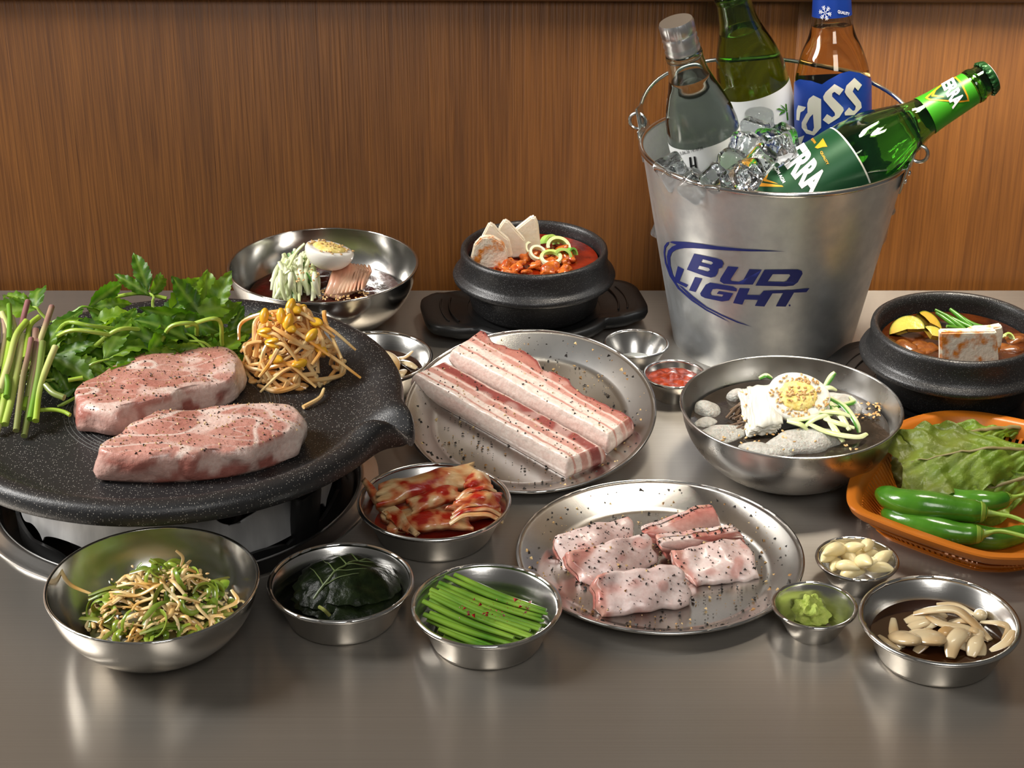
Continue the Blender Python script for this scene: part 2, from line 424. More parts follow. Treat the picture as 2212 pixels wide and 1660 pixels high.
# ---------------------------------------------------------------- griddle, burner
def speckle(name, base, spot, scale, thr, rough=.45, bump=.00006):
    m = bpy.data.materials.new(name); m.use_nodes = True; nt = m.node_tree; N, L = nt.nodes, nt.links; b = N['Principled BSDF']
    tc = N.new('ShaderNodeTexCoord'); vo = N.new('ShaderNodeTexVoronoi'); vo.inputs['Scale'].default_value = scale; L.new(tc.outputs['Object'], vo.inputs['Vector'])
    r = N.new('ShaderNodeValToRGB'); r.color_ramp.elements[0].position = thr * .6; r.color_ramp.elements[0].color = (1, 1, 1, 1); r.color_ramp.elements[1].position = thr; r.color_ramp.elements[1].color = (0, 0, 0, 1)
    L.new(vo.outputs['Distance'], r.inputs[0])
    sp = N.new('ShaderNodeSeparateColor'); L.new(vo.outputs['Color'], sp.inputs[0])
    g = N.new('ShaderNodeMath'); g.operation = 'GREATER_THAN'; g.inputs[1].default_value = .5; L.new(sp.outputs[0], g.inputs[0])
    mu = N.new('ShaderNodeMath'); mu.operation = 'MULTIPLY'; L.new(r.outputs[0], mu.inputs[0]); L.new(g.outputs[0], mu.inputs[1])
    x = N.new('ShaderNodeMix'); x.data_type = 'RGBA'; x.inputs[6].default_value = (*base, 1); x.inputs[7].default_value = (*spot, 1); L.new(mu.outputs[0], x.inputs[0]); L.new(x.outputs[2], b.inputs['Base Color'])
    no = N.new('ShaderNodeTexNoise'); no.inputs['Scale'].default_value = scale * 1.2; L.new(tc.outputs['Object'], no.inputs['Vector'])
    bp = N.new('ShaderNodeBump'); bp.inputs['Distance'].default_value = bump; L.new(no.outputs['Fac'], bp.inputs['Height']); L.new(bp.outputs[0], b.inputs['Normal'])
    b.inputs['Roughness'].default_value = rough
    return m
STONE = speckle('speckled_stone_coating', (.016, .016, .017), (.30, .28, .25), 640, .30, .42, .0002)
PAN_Z = .0705
SP_A = R(-15)
def adiff(a, b): return (a - b + PI) % (2 * PI) - PI
def pan_fn(a, r, z):
    d = adiff(a, SP_A)
    if r > .150:
        k = sstep(.150, .172, r)
        wide = math.exp(-(d / .17) ** 2); groove = math.exp(-(d / .058) ** 2); lip = math.exp(-((d + .13) / .08) ** 2)
        rr = r + k * (.0165 * math.exp(-((d - .02) / .12) ** 2))
        zz = z + k * (.004 * wide + .006 * lip - .0165 * groove)
        if z < .072: zz = z - k * .004 * groove
        return rr, zz
    return r, z
g = thing('griddle_pan', 'large round black speckled stone griddle with a pouring lip', 'griddle', (PAN_C.x, PAN_C.y, .046))
prof = [(0, .046), (.085, .046), (.095, .0475), (.125, .052), (.150, .0605), (.168, .0665), (.1795, .0685), (.1838, .0715), (.1848, .076), (.1842, .0805), (.1822, .0845), (.178, .0862), (.172, .0862), (.167, .0848), (.161, .0805), (.1555, .0758), (.150, .0722), (.144, .0708), (.13, .0705), (.1, .0705), (.06, .0705), (0, .0705)]
make('pan_body', *rev(prof, 360, PAN_C, fn=pan_fn), STONE, g, sharp=60)
GROOVE = mat('worn_groove', (.10, .10, .095), .35)
for r in (.071, .0745, .078, .0815, .085):
    make('groove_ring', *ring((PAN_C.x, PAN_C.y, .07055), r, .00035, 128, 6), GROOVE, g)

b_ = thing('table_burner', 'round chrome burner set into the steel table under the black griddle', 'burner', (PAN_C.x, PAN_C.y, -.05))
make('trim_ring', *rev([(.1625, .0), (.1622, .0018), (.1600, .0026), (.1555, .0032), (.1515, .0055), (.1485, .0060), (.1465, .0050), (.1450, .0015), (.1440, -.006), (.1385, -.016), (.1300, -.020), (.1290, -.022), (.1290, -.03), (.1500, -.03), (.1560, -.006), (.158, -.001), (.1625, .0)], 128, PAN_C), mat('burner_trim_steel', (.74, .74, .73), .2, 1.0), b_)
make('well', *rev([(0, -.05), (.12, -.05), (.1300, -.028), (.1310, -.022), (.1325, -.022), (.1330, -.03), (.123, -.053), (0, -.053)], 96, PAN_C), mat('burner_black', (.012, .012, .012), .35), b_)
ALU = mat('worn_aluminium', (.70, .70, .69), .42, .55, col2=(.50, .50, .50), scale=60, stretch=(1, 1, .25), bump=.0002, bscale=90)
def scallop(a, n, ph):
    x = (a * n / (2 * PI) + ph) % 1.0
    return abs(math.sin(x * PI)) ** .5
def shield_fn(a, r, z):
    if z > .030: z = .034 + .009 * scallop(a, 13, .2) - .010 * sstep(.5, .9, math.sin(a * 5 + .4))
    elif z < .012: z = .000 + .012 * scallop(a, 12, .55) * sstep(-.6, .2, math.sin(a * 3 + 1.2))
    return r, z
make('heat_shield', *rev([(.1275, .005), (.1265, .018), (.1255, .028), (.1245, .043), (.1235, .043), (.1245, .028), (.1255, .018), (.1262, .005), (.1275, .005)], 240, PAN_C, fn=shield_fn), ALU, b_)
BLK = mat('black_cast_iron', (.010, .010, .010), .38)
def support_fn(a, r, z):
    if z > -.004: z = -.004 + .012 * scallop(a, 18, .1) * (.6 + .4 * math.sin(a * 3))
    return r, z
make('burner_ring', *rev([(.126, -.024), (.1285, .002), (.1315, .002), (.1305, -.024), (.126, -.024)], 240, PAN_C, fn=support_fn), BLK, b_)
for a in (-33, 24, 100, 186):
    M = Matrix.Translation(PAN_C) @ Matrix.Rotation(R(a), 4, 'Z')
    s = G()
    s.add(soft_box(.012, .026, .05, .003, 2, M @ Mt(.131, 0, .012, ry=R(8)))); s.add(soft_box(.016, .011, .012, .002, 2, M @ Mt(.131, .007, .036)))
    s.make('support_claw', BLK, b_)
for r in (.05, .085):
    make('gas_ring', *ring((PAN_C.x, PAN_C.y, -.035), r, .008, 96, 8), BLK, b_)

# ---------------------------------------------------------------- stew pots on trays
CLAY = speckle('black_glazed_clay', (.016, .0155, .016), (.13, .13, .13), 900, .30, .33, .00025)
BLACK_PLASTIC = mat('black_plastic', (.012, .012, .012), .36, bump=.00008, bscale=500)
TRAY_Z = .017
def pot(u, v, wpx, rim_z, ang, label, tray_label):
    c = px(u, v, rim_z); r = mm(wpx / 2, c); base = Vector((c.x, c.y, TRAY_Z)); h = rim_z - TRAY_Z; s = r / .070
    t = thing('stone_pot', label, 'pot', base)
    o = [(0, 0), (.050, 0), (.056, .001), (.0605, .006), (.0650, h - .036), (.0665, h - .0335), (.0730, h - .0325), (.0768, h - .0300), (.0776, h - .0270), (.0765, h - .0245), (.0728, h - .0228), (.0712, h - .0200), (.0698, h - .010), (.0700, h - .005), (.0694, h - .0015), (.0675, h), (.0650, h - .0006), (.0636, h - .003), (.0630, h - .008), (.0625, h - .02), (.058, .014), (.045, .008), (0, .007)]
    make('pot_body', *rev([(a * s, z) for a, z in o], 128, base), CLAY, t, sharp=70)
    # tray
    y = thing('pot_tray', tray_label, 'tray', (base.x, base.y, 0))
    n = 120; out = []
    for i in range(n):
        a = 2 * PI * i / n; ca, sa = abs(math.cos(a)), math.sin(a)
        rr = .0765 * s
        hx, hy = .108 * s, .046 * s                       # handle: rounded end blocks along local x
        rb = ((ca / hx) ** 5 + (abs(sa) / hy) ** 5) ** -.2
        if rb > rr: rr = rr + (min(rb, .1155 * s) - rr) * sstep(0, .006, rb - rr)
        out.append((rr * math.cos(a), rr * sa))
    M = Matrix.Translation((base.x, base.y, 0)) @ Matrix.Rotation(ang, 4, 'Z')
    rows = [(.93, .008), (.985, .0105), (1.0, .0145), (.995, .0185), (.965, .0205), (.90, .0200), (.86, .0195)]
    vv, ff = [], []
    for sc, z in rows:
        for p in out: vv.append(M @ Vector((p[0] * sc, p[1] * sc, z + (.0015 if abs(p[0]) > .085 * s else 0))))
    for sc, z in ((.83, .0172), (.80, .0168)):
        for p in out:
            q = Vector((p[0], p[1], 0)); ln = min(q.length * sc, .064 * s); q = q.normalized() * ln; vv.append(M @ Vector((q.x, q.y, z)))
    m = len(rows) + 2
    for k in range(m - 1):
        for i in range(n): j = (i + 1) % n; ff.append([k * n + i, k * n + j, (k + 1) * n + j, (k + 1) * n + i])
    ff.append([(m - 1) * n + i for i in range(n)]); ff.append([i for i in range(n)][::-1])
    make('tray_body', vv, ff, BLACK_PLASTIC, y, sharp=50)
    make('foot', *rev([(.048 * s, 0), (.056 * s, 0), (.058 * s, .012), (.046 * s, .012), (.048 * s, 0)], 64, (base.x, base.y, 0)), BLACK_PLASTIC, y)
    for sx in (-1, 1):
        for k in range(3):
            rr = (.0815 + .0085 * k) * s; wv = .34 - .05 * k
            pts = [M @ Vector((sx * rr * math.cos(a), rr * math.sin(a), .0208)) for a in [(-wv + 2 * wv * i / 12) for i in range(13)]]
            make('grip_ridge', *tube(pts, .0009, 6), BLACK_PLASTIC, y)
    return {'t': t, 'c': base, 'r': r, 's': s, 'rim': rim_z}
lp, rp_ = px(925, 668, .02), px(1388, 634, .02)
POT1 = pot(1154, 533, 319, .080, math.atan2(rp_.y - lp.y, rp_.x - lp.x), 'black clay stew pot with red kimchi stew and tofu triangles', 'black plastic handled tray under the kimchi stew pot')
POT2 = pot(2070, 703, 372, .080, R(145), 'black clay stew pot with brown soybean stew and a tofu block', 'black plastic handled tray under the soybean stew pot')
# ---------------------------------------------------------------- ice bucket
GALV = mat('galvanised_steel', (.66, .68, .68), .38, .9, col2=(.56, .58, .59), scale=55, rough2=.52, bump=.00012, bscale=60)
BK_C = px(1645, 728, 0); BK_H = CAM_H - BK_C.y * math.tan(PITCH + math.atan((315 - CV) / F))
BK_R0 = mm(191, BK_C); BK_R1 = mm(288, Vector((BK_C.x, BK_C.y, BK_H)))
def bk_r(z): return BK_R0 + (BK_R1 - BK_R0) * z / BK_H
bucket = thing('ice_bucket', 'galvanised steel ice bucket with a blue printed emblem, holding bottles', 'bucket', BK_C)
make('bucket_body', *rev([(0, .004), (BK_R0 - .006, .004), (BK_R0 - .003, .0), (BK_R0, .0), (BK_R0 + .0005, .003), (bk_r(.1), .1), (BK_R1 - .0008, BK_H - .002), (BK_R1 - .002, BK_H - .002), (bk_r(.1) - .0015, .1), (BK_R0 - .002, .006), (0, .006)], 160, BK_C), GALV, bucket)
make('rolled_rim', *ring((BK_C.x, BK_C.y, BK_H - .0012), BK_R1, .0024, 160, 10), mat('bright_rim', (.72, .72, .71), .16, 1.0), bucket)
EAR_A = R(-20)     # right ear leans to the front
WIRE = mat('galvanised_wire', (.58, .60, .58), .25, 1.0)
ends = []
for s in (0, PI):
    a = EAR_A + s; M = Matrix.Translation((BK_C.x, BK_C.y, 0)) @ Matrix.Rotation(a, 4, 'Z')
    tiltm = M @ Matrix.Translation((BK_R1 - .0005, 0, BK_H - .006)) @ Matrix.Rotation(R(12), 4, 'Y')
    ear = make('handle_ear', *soft_box(.0018, .036, .030, .0008, 2, tiltm @ Mt(.0015, 0, -.004)), WIRE, bucket)
    make('ear_loop', *soft_box(.0018, .018, .026, .0008, 2, tiltm @ Mt(.0025, 0, .017)), WIRE, ear)
    for dy in (-.011, .011):
        make('rivet', *blob(.0016, .0026, .0026, 12, 8, tiltm @ Mt(.0028, dy, -.008)), CHROME, ear)
    ends.append(tiltm @ Vector((.004, 0, .020)))
    c = tiltm @ Vector((.006, .0, .016))
    d = (tiltm.to_3x3() @ Vector((0, 1, 0)))
    make('wire_hook', *ring(c, .0075, .0017, 40, 8, normal=d), WIRE, bucket)
# the bail leans back against nothing, behind the bottles
e0, e1 = ends[1], ends[0]
mid = pxY(1690, 129, 1.668)
arc = []
cen = (e0 + e1) / 2
ax = (e1 - e0) / 2; upv = mid - cen
for i in range(41):
    t = PI - PI * i / 40
    arc.append(cen + ax * math.cos(t) + upv * (math.sin(t) ** .75))
make('bail_handle', *tube(arc, .0019, 8), WIRE, bucket)

# ---------------------------------------------------------------- prints laid on round surfaces
def hit_rev(u, v, Mi, rfun, off=0.0, t0=1.2, t1=2.0):
    """first point of the view ray on a surface of revolution, in its own frame"""
    o, d = ray(u, v); o = Mi @ o; d = Mi.to_3x3() @ d
    def g(t):
        p = o + d * t; return math.hypot(p.x, p.y) - rfun(p.z) - off
    n = 160; a = t0; ga = g(a); best = (abs(ga), a)
    for i in range(1, n + 1):
        b = t0 + (t1 - t0) * i / n; gb = g(b)
        if abs(gb) < best[0]: best = (abs(gb), b)
        if ga > 0 and gb <= 0:
            for _ in range(30):
                m = (a + b) / 2
                if g(m) > 0: a = m
                else: b = m
            p = o + d * a; return p
        a, ga = b, gb
    p = o + d * best[1]; rr = math.hypot(p.x, p.y) or 1; k = (rfun(p.z) + off) / rr
    return Vector((p.x * k, p.y * k, p.z))
def fill2d(polys):
    """2D polygons (outer and holes) -> triangles"""
    cu = bpy.data.curves.new('tmp', 'CURVE'); cu.dimensions = '2D'; cu.fill_mode = 'BOTH'
    for p in polys:
        s = cu.splines.new('POLY'); s.points.add(len(p) - 1); s.use_cyclic_u = True
        for q, c in zip(s.points, p): q.co = (c[0], c[1], 0, 1)
    return curve_mesh(cu)
def curve_mesh(cu):
    o = bpy.data.objects.new('tmp', cu); C.objects.link(o); dg = bpy.context.evaluated_depsgraph_get(); dg.update()
    me = bpy.data.meshes.new_from_object(o.evaluated_get(dg)); bpy.data.objects.remove(o); bpy.data.curves.remove(cu)
    bm = bmesh.new(); bm.from_mesh(me); bpy.data.meshes.remove(me)
    return bm
def text2d(body, quad=None, offset=0.02, shear=0.0, spacing=1.0):
    """text filling a quad BL, BR, TR, TL"""
    cu = bpy.data.curves.new('tmp', 'FONT'); cu.body = body; cu.size = 1; cu.fill_mode = 'BOTH'; cu.offset = offset; cu.shear = shear; cu.space_character = spacing
    bm = curve_mesh(cu)
    xs = [v.co.x for v in bm.verts]; ys = [v.co.y for v in bm.verts]; x0, x1, y0, y1 = min(xs), max(xs), min(ys), max(ys)
    BL, BR, TR, TL = [Vector((q[0], q[1], 0)) for q in quad]
    for v in bm.verts:
        s, t = (v.co.x - x0) / (x1 - x0), (v.co.y - y0) / (y1 - y0)
        v.co = (BL * (1 - s) + BR * s) * (1 - t) + (TL * (1 - s) + TR * s) * t
    return bm
def lay(bm, M, rfun, off, name, m, parent, tr=None, maxlen=14, t0=1.2, t1=2.0):
    """lay a filled drawing (photo pixels) onto the surface"""
    bmesh.ops.triangulate(bm, faces=bm.faces[:])
    for _ in range(6):
        lim = maxlen if tr is None else maxlen / tr[2]
        lim = maxlen * (1 if tr is None else 1 / tr[2])
        e = [x for x in bm.edges if x.calc_length() > lim]
        if not e: break
        bmesh.ops.subdivide_edges(bm, edges=e, cuts=1); bmesh.ops.triangulate(bm, faces=bm.faces[:])
    Mi = M.inverted(); bm.verts.index_update(); vv = []
    for v in bm.verts:
        u, w_ = (v.co.x, v.co.y) if tr is None else (tr[0] + v.co.x * tr[2], tr[1] + v.co.y * tr[2])
        vv.append(hit_rev(u, w_, Mi, rfun, off, t0, t1))
    ff = [[a.index for a in q.verts] for q in bm.faces]; bm.free()
    # orient outwards
    n = sum(((vv[q[1]] - vv[q[0]]).cross(vv[q[2]] - vv[q[0]]).dot(Vector((vv[q[0]].x, vv[q[0]].y, 0))) for q in ff))
    if n < 0: ff = [q[::-1] for q in ff]
    return make(name, vv, ff, m, parent, local=True, sharp=None)
T3 = (1380, 400, 1 / 3.568)
BLUE_INK = mat('blue_ink', srgb(38, 46, 112), .45, .25)
MB = Matrix.Translation(BK_C)
def bkp(polys, name): lay(fill2d(polys), MB, bk_r, .0004, name, BLUE_INK, bucket, T3)
bkp([[(425, 530), (600, 566), (640, 580), (652, 605), (640, 636), (612, 646), (606, 680), (590, 704), (555, 714), (500, 700), (369, 652)], [(492, 572), (560, 590), (572, 602), (555, 616), (478, 596)], [(466, 622), (540, 640), (548, 655), (530, 668), (452, 648)]], 'letter_b')
bkp([[(686, 627), (768, 634), (706, 728), (712, 740), (770, 746), (806, 730), (852, 650), (948, 654), (878, 768), (740, 766), (655, 762), (624, 742), (628, 720)]], 'letter_u')
bkp([[(968, 654), (1225, 652), (1258, 664), (1262, 685), (1225, 750), (1190, 776), (1130, 782), (898, 776)], [(1032, 688), (1160, 688), (1168, 700), (1140, 740), (1118, 748), (992, 746)]], 'letter_d')
bkp([[(300, 625), (348, 650), (312, 740), (380, 770), (365, 790), (270, 742)]], 'letter_l')
bkp([[(432, 710), (488, 722), (436, 826), (386, 812)]], 'letter_i')
bkp([[(548, 752), (725, 782), (756, 800), (752, 820), (690, 812), (600, 800), (570, 803), (550, 836), (558, 850), (640, 862), (652, 846), (600, 838), (616, 818), (728, 836), (694, 890), (640, 898), (510, 872), (478, 855), (472, 835), (515, 768)]], 'letter_g')
bkp([[(776, 795), (856, 798), (834, 848), (932, 850), (962, 816), (1180, 810), (1316, 795), (1292, 826), (1196, 830), (1132, 938), (1056, 936), (1112, 834), (1030, 836), (968, 937), (894, 932), (918, 886), (816, 882), (798, 922), (726, 910)]], 'letters_h_and_t')
bkp([[(1135, 513), (800, 493), (600, 472), (450, 450), (350, 438), (260, 433), (235, 440), (290, 460), (255, 475), (225, 505), (215, 550), (222, 620), (250, 700), (275, 745), (288, 738), (262, 690), (243, 620), (240, 560), (255, 520), (290, 497), (350, 487), (420, 487), (550, 495), (700, 505), (850, 512)]], 'upper_swoosh')
bkp([[(232, 437), (215, 443), (195, 470), (190, 520), (200, 600), (235, 700), (300, 800), (400, 890), (520, 970), (640, 1030), (705, 1062), (640, 1022), (520, 958), (405, 875), (312, 790), (248, 695), (212, 600), (202, 530), (208, 482), (228, 457)]], 'outer_swoosh')
bkp([[(305, 770), (400, 868), (520, 950), (640, 1011), (760, 1062), (875, 1094), (760, 1052), (640, 1000), (520, 938), (420, 860), (335, 785)]], 'lower_swoosh')
bkp([[(1162 + 8 * math.cos(i * PI / 8), 928 + 8 * math.sin(i * PI / 8)) for i in range(16)]], 'mark_dot')

# ---------------------------------------------------------------- bottles
def glass(name, col, rough=.02, ior=1.5):
    m = bpy.data.materials.new(name); m.use_nodes = True; b = m.node_tree.nodes['Principled BSDF']
    b.inputs['Base Color'].default_value = (*col, 1); b.inputs['Transmission Weight'].default_value = 1; b.inputs['Roughness'].default_value = rough; b.inputs['IOR'].default_value = ior
    return m
GREEN_GLASS = glass('green_glass', (.50, .80, .34)); CLEAR_GLASS = glass('clear_glass', (.90, .96, .93)); AMBER_GLASS = glass('amber_bottle_glass', (.97, .88, .74))
DEEP_GREEN = glass('deep_green_glass', (.38, .76, .24))
def liquid(name, col): return glass(name, col, 0, 1.2)
def interp(prof):
    def f(z):
        if z <= prof[0][1]: return prof[0][0]
        for (r0, z0), (r1, z1) in zip(prof, prof[1:]):
            if z0 <= z <= z1: return r0 + (r1 - r0) * ((z - z0) / (z1 - z0) if z1 > z0 else 0)
        return prof[-1][0]
    return f
def smooth_prof(pts, n):
    s = spline([(r, z, 0) for r, z in pts], n); return [(p.x, p.y) for p in s]
SOJU = smooth_prof([(.0315, .004), (.0325, .012), (.0325, .06), (.0325, .104), (.0315, .118), (.0275, .136), (.0215, .153), (.0178, .166), (.0162, .180), (.0148, .198), (.0140, .206)], 60)
BEER = smooth_prof([(.0335, .004), (.0345, .012), (.0345, .07), (.0345, .130), (.0335, .148), (.0285, .168), (.0215, .184), (.0180, .198), (.0168, .215), (.0152, .240), (.0140, .256)], 70)
TERRA = smooth_prof([(.0335, .004), (.0345, .012), (.0345, .06), (.0345, .112), (.0340, .128), (.0310, .146), (.0245, .166), (.0192, .183), (.0170, .200), (.0158, .222), (.0148, .246), (.0140, .256)], 70)
def bottle(name, label, prof, g_mat, M, liq=None, level=.16, ribs=None, thick=.0022):
    t = thing(name, label, 'bottle', mat=M)
    out = [(0, .003), (prof[0][0] * .8, .001)] + prof
    top = prof[-1]
    ins = [(max(r - thick, .006), z + (.002 if z < .02 else 0)) for r, z in prof][::-1] + [(0, .008)]
    v, f = rev(out + ins, 64, fn=ribs)
    make('glass_body', v, f, g_mat, t, local=True, sharp=70)
    if liq:
        lp_ = [(0, .0085)] + [(max(r - thick - .0003, .005), z + .0025) for r, z in prof if z + .0025 < level]
        lp_.append((lp_[-1][0], level)); lp_.append((0, level))
        v, f = rev(lp_, 48); make('liquid', v, f, liq, t, local=True)
    return t
def axis_frame(pa, pb, length):
    """frame of a bottle whose top centre is pa and whose axis runs towards pb"""
    d = (pa - pb).normalized(); base = pa - d * length
    cam_dir = Vector((0, 0, CAM_H)) - base
    z = d; y = -(cam_dir - z * cam_dir.dot(z)).normalized(); x = y.cross(z)
    return Matrix.Translation(base) @ Matrix((x, y, z)).transposed().to_4x4()
LABEL_WHITE = mat('label_paper', srgb(222, 224, 222), .55); INK = mat('black_ink', (.01, .01, .01), .5)
ALU_CAP = mat('aluminium_cap', (.72, .73, .74), .32, 1.0, bump=.00005, bscale=400)
GREEN_INK = mat('green_ink', srgb(66, 120, 34), .5)
def band(name, prof, M, z0, z1, m, parent, off=.00035, th0=0, th1=2 * PI, ztop=None, n=72):
    """label around a bottle; ztop(theta) gives a shaped upper edge"""
    rf = interp(prof); vv, ff = [], []; k = 14
    for i in range(n + 1):
        th = th0 + (th1 - th0) * i / n; zt = ztop(th) if ztop else z1
        for j in range(k + 1):
            z = z0 + (zt - z0) * j / k; r = rf(z) + off; vv.append(Vector((r * math.cos(th), r * math.sin(th), z)))
    for i in range(n):
        for j in range(k): a = i * (k + 1) + j; ff.append([a, a + k + 1, a + k + 2, a + 1])
    return make(name, vv, ff, m, parent, local=True, sharp=None)
T1 = (1380, 0, 1 / 3.568); T2 = (1600, 100, 1 / 3.687)
def cap_rev(prof, name, m, parent, n=96, fn=None):
    v, f = rev(prof, n, fn=fn); return make(name, v, f, m, parent, local=True, sharp=50)

# clear soju bottle with a silver screw cap
MC = axis_frame(pxY(1459, 44, 1.566), pxY(1533, 340, 1.578), .216)
bc = bottle('soju_bottle', 'clear glass soju bottle with silver screw cap and white label', SOJU, CLEAR_GLASS, MC, liquid('clear_liquor', (.97, .985, .98)), .162)
cap = cap_rev([(.0140, .186), (.0154, .1865), (.0158, .1895), (.0148, .1915), (.0158, .1945), (.0148, .1975), (.0156, .2000), (.0146, .2025), (.0152, .2040), (.0153, .2130), (.0146, .2155), (0, .216), (0, .214), (.0135, .213), (.0138, .19), (.014, .188)], 'screw_cap', ALU_CAP, bc, 144, lambda a, r, z: (r * (1 + (.022 * (int(a * 144 / (2 * PI)) % 2) if .2030 < z < .2145 else 0)), z))
cap_rev([(.0150, .180), (.0163, .181), (.0166, .1835), (.0160, .186), (.0150, .187), (.0145, .184), (.0150, .180)], 'neck_collar', CLEAR_GLASS, bc)
lab = band('paper_label', SOJU, MC, .030, .107, LABEL_WHITE, bc, .0004, PI * .98, PI * 2.02)
def ptxt(body, quad, M, prof, m, parent, name, tr, off=.0008, **k): return lay(text2d(body, quad, **k), M, interp(prof), off, name, m, parent, tr, 6)
def ppol(polys, M, prof, m, parent, name, tr, off=.0008): return lay(fill2d(polys), M, interp(prof), off, name, m, parent, tr, 8)
ppol([[(386, 1214), (402, 1210), (420, 1345), (400, 1348)]], MC, SOJU, INK, lab, 'letter_stroke', T1)
ppol([[(420, 1208), (436, 1206), (458, 1345), (440, 1350)]], MC, SOJU, INK, lab, 'letter_stroke', T1)
ppol([[(398, 1276), (440, 1268), (441, 1278), (400, 1286)]], MC, SOJU, INK, lab, 'letter_stroke', T1)
ptxt('5.06.26 14:16F3R', [(318, 1198), (496, 1153), (494, 1128), (314, 1174)], MC, SOJU, INK, lab, 'date_print', T1, offset=0.0)

# green soju bottle
MG = axis_frame(pxY(1567, -66, 1.642), pxY(1648, 262, 1.652), .2160)
bg = bottle('soju_bottle', 'green glass soju bottle with white bamboo label standing behind the clear one', SOJU, GREEN_GLASS, MG, liquid('clear_liquor_in_green', (.86, .90, .62)), .158)
cap_rev([(.0140, .196), (.0150, .1965), (.0154, .199), (.0147, .201), (.0153, .203), (.0154, .213), (.0146, .2155), (0, .216), (0, .214), (.0135, .213), (.0138, .197), (.014, .196)], 'screw_cap', mat('green_cap', srgb(50, 120, 50), .35, .6), bg)
cap_rev([(.0146, .186), (.0160, .1865), (.0164, .189), (.0160, .1915), (.0150, .193), (.0142, .19), (.0146, .186)], 'neck_collar', GREEN_GLASS, bg)
labg = band('paper_label', SOJU, MG, .030, .101, LABEL_WHITE, bg, .0004, PI * .98, PI * 2.02)
for p in ([(1128, 800), (1140, 802), (1146, 858), (1134, 860)], [(1136, 866), (1148, 864), (1154, 925), (1143, 928)], [(1130, 850), (1088, 806), (1112, 818), (1134, 842)], [(1128, 862), (1056, 842), (1082, 833), (1130, 852)], [(1128, 866), (1080, 890), (1096, 862), (1126, 858)]):
    ppol([p], MG, SOJU, GREEN_INK, labg, 'bamboo_mark', T1)
ppol([[(1028, 952), (1042, 946), (1046, 962), (1074, 958), (1072, 976), (1030, 990)]], MG, SOJU, INK, labg, 'letter_stroke', T1)

# amber beer bottle with blue labels
MA = axis_frame(pxY(1796, -112, 1.634), pxY(1799, 250, 1.617), .262)
ba = bottle('beer_bottle', 'amber glass beer bottle with blue labels standing upright in the ice', BEER, AMBER_GLASS, MA, liquid('lager', (.97, .84, .58)), .194)
BLUE_LABEL = mat('blue_foil_label', srgb(28, 62, 150), .35, .35, bump=.00002, bscale=700); SILVER_INK = mat('silver_ink', srgb(206, 204, 192), .4, .2)
WHITE_INK = mat('white_ink', srgb(236, 236, 236), .5)
Mi = MA.inverted(); rb = interp(BEER); pts = []
for (x, y) in [(1195, 640), (1245, 610), (1330, 622), (1400, 646), (1412, 650), (1460, 616), (1550, 566), (1620, 547), (1700, 562), (1775, 604)]:
    p = hit_rev(T1[0] + x * T1[2], T1[1] + y * T1[2], Mi, rb); pts.append((math.atan2(p.y, p.x) % (2 * PI), p.z))
pts.sort()
def ztop_a(th):
    th %= 2 * PI
    if th <= pts[0][0]: return pts[0][1]
    for (a, za), (b2, zb) in zip(pts, pts[1:]):
        if a <= th <= b2: return za + (zb - za) * (th - a) / (b2 - a + 1e-9)
    return pts[-1][1]
laba = band('foil_label', BEER, MA, .03, .12, BLUE_LABEL, ba, .0004, 0, 2 * PI, ztop_a, 160)
S2 = [(1662, 600), (1720, 655), (1690, 700), (1664, 672), (1648, 706), (1712, 790), (1718, 830), (1660, 888), (1590, 890), (1585, 870), (1620, 828), (1650, 855), (1665, 850), (1672, 820), (1600, 735), (1586, 710), (1600, 660)]
S1 = [(1508, 648), (1580, 690), (1545, 735), (1508, 708), (1490, 720), (1490, 745), (1575, 830), (1580, 850), (1545, 905), (1462, 958), (1417, 925), (1450, 880), (1490, 905), (1512, 890), (1510, 870), (1425, 770), (1420, 745), (1440, 710)]
LA = [(1310, 762), (1345, 735), (1405, 765), (1405, 985), (1350, 1045), (1290, 1030), (1255, 985), (1255, 945), (1290, 880), (1300, 870), (1298, 800)]
LAh = [(1342, 880), (1318, 905), (1290, 958), (1300, 1000), (1338, 1014), (1350, 985)]
LC = [(1228, 812), (1288, 826), (1272, 852), (1246, 866), (1236, 930), (1214, 925), (1216, 850)]
LC2 = [(1214, 1068), (1276, 1044), (1252, 1110), (1216, 1112)]
for p, nm in (([S2], 'letter_s'), ([S1], 'letter_s'), ([LA, LAh], 'letter_a'), ([LC], 'letter_c'), ([LC2], 'letter_stroke')):
    ppol(p, MA, BEER, SILVER_INK, laba, nm, T1)
    for poly in p:   # pale outline round each letter
        cl = poly + [poly[0]]
        for a, b2 in zip(cl, cl[1:]): pass
nk = band('neck_label', BEER, MA, .203, .2335, BLUE_LABEL, ba)
for k in range(6):
    a = k * PI / 3 + .2; ca, sa = math.cos(a), math.sin(a)
    def P_(r, q): return (1436 + (r * ca - q * sa) * .88, 100 + (r * sa + q * ca) * 1.05)
    s = G()
    ppol([[P_(6, -2), P_(56, -2), P_(56, 2), P_(6, 2)]], MA, BEER, WHITE_INK, nk, 'snowflake_arm', T1)
    for r0 in (22, 36):
        for sg in (-1, 1): ppol([[P_(r0, 0), P_(r0 + 14, sg * 15), P_(r0 + 18, sg * 13), P_(r0 + 5, 0)]], MA, BEER, WHITE_INK, nk, 'snowflake_branch', T1)
ptxt('QUALITY', [(1532, 104), (1624, 124), (1626, 98), (1535, 77)], MA, BEER, WHITE_INK, nk, 'lettering', T1, offset=.02)

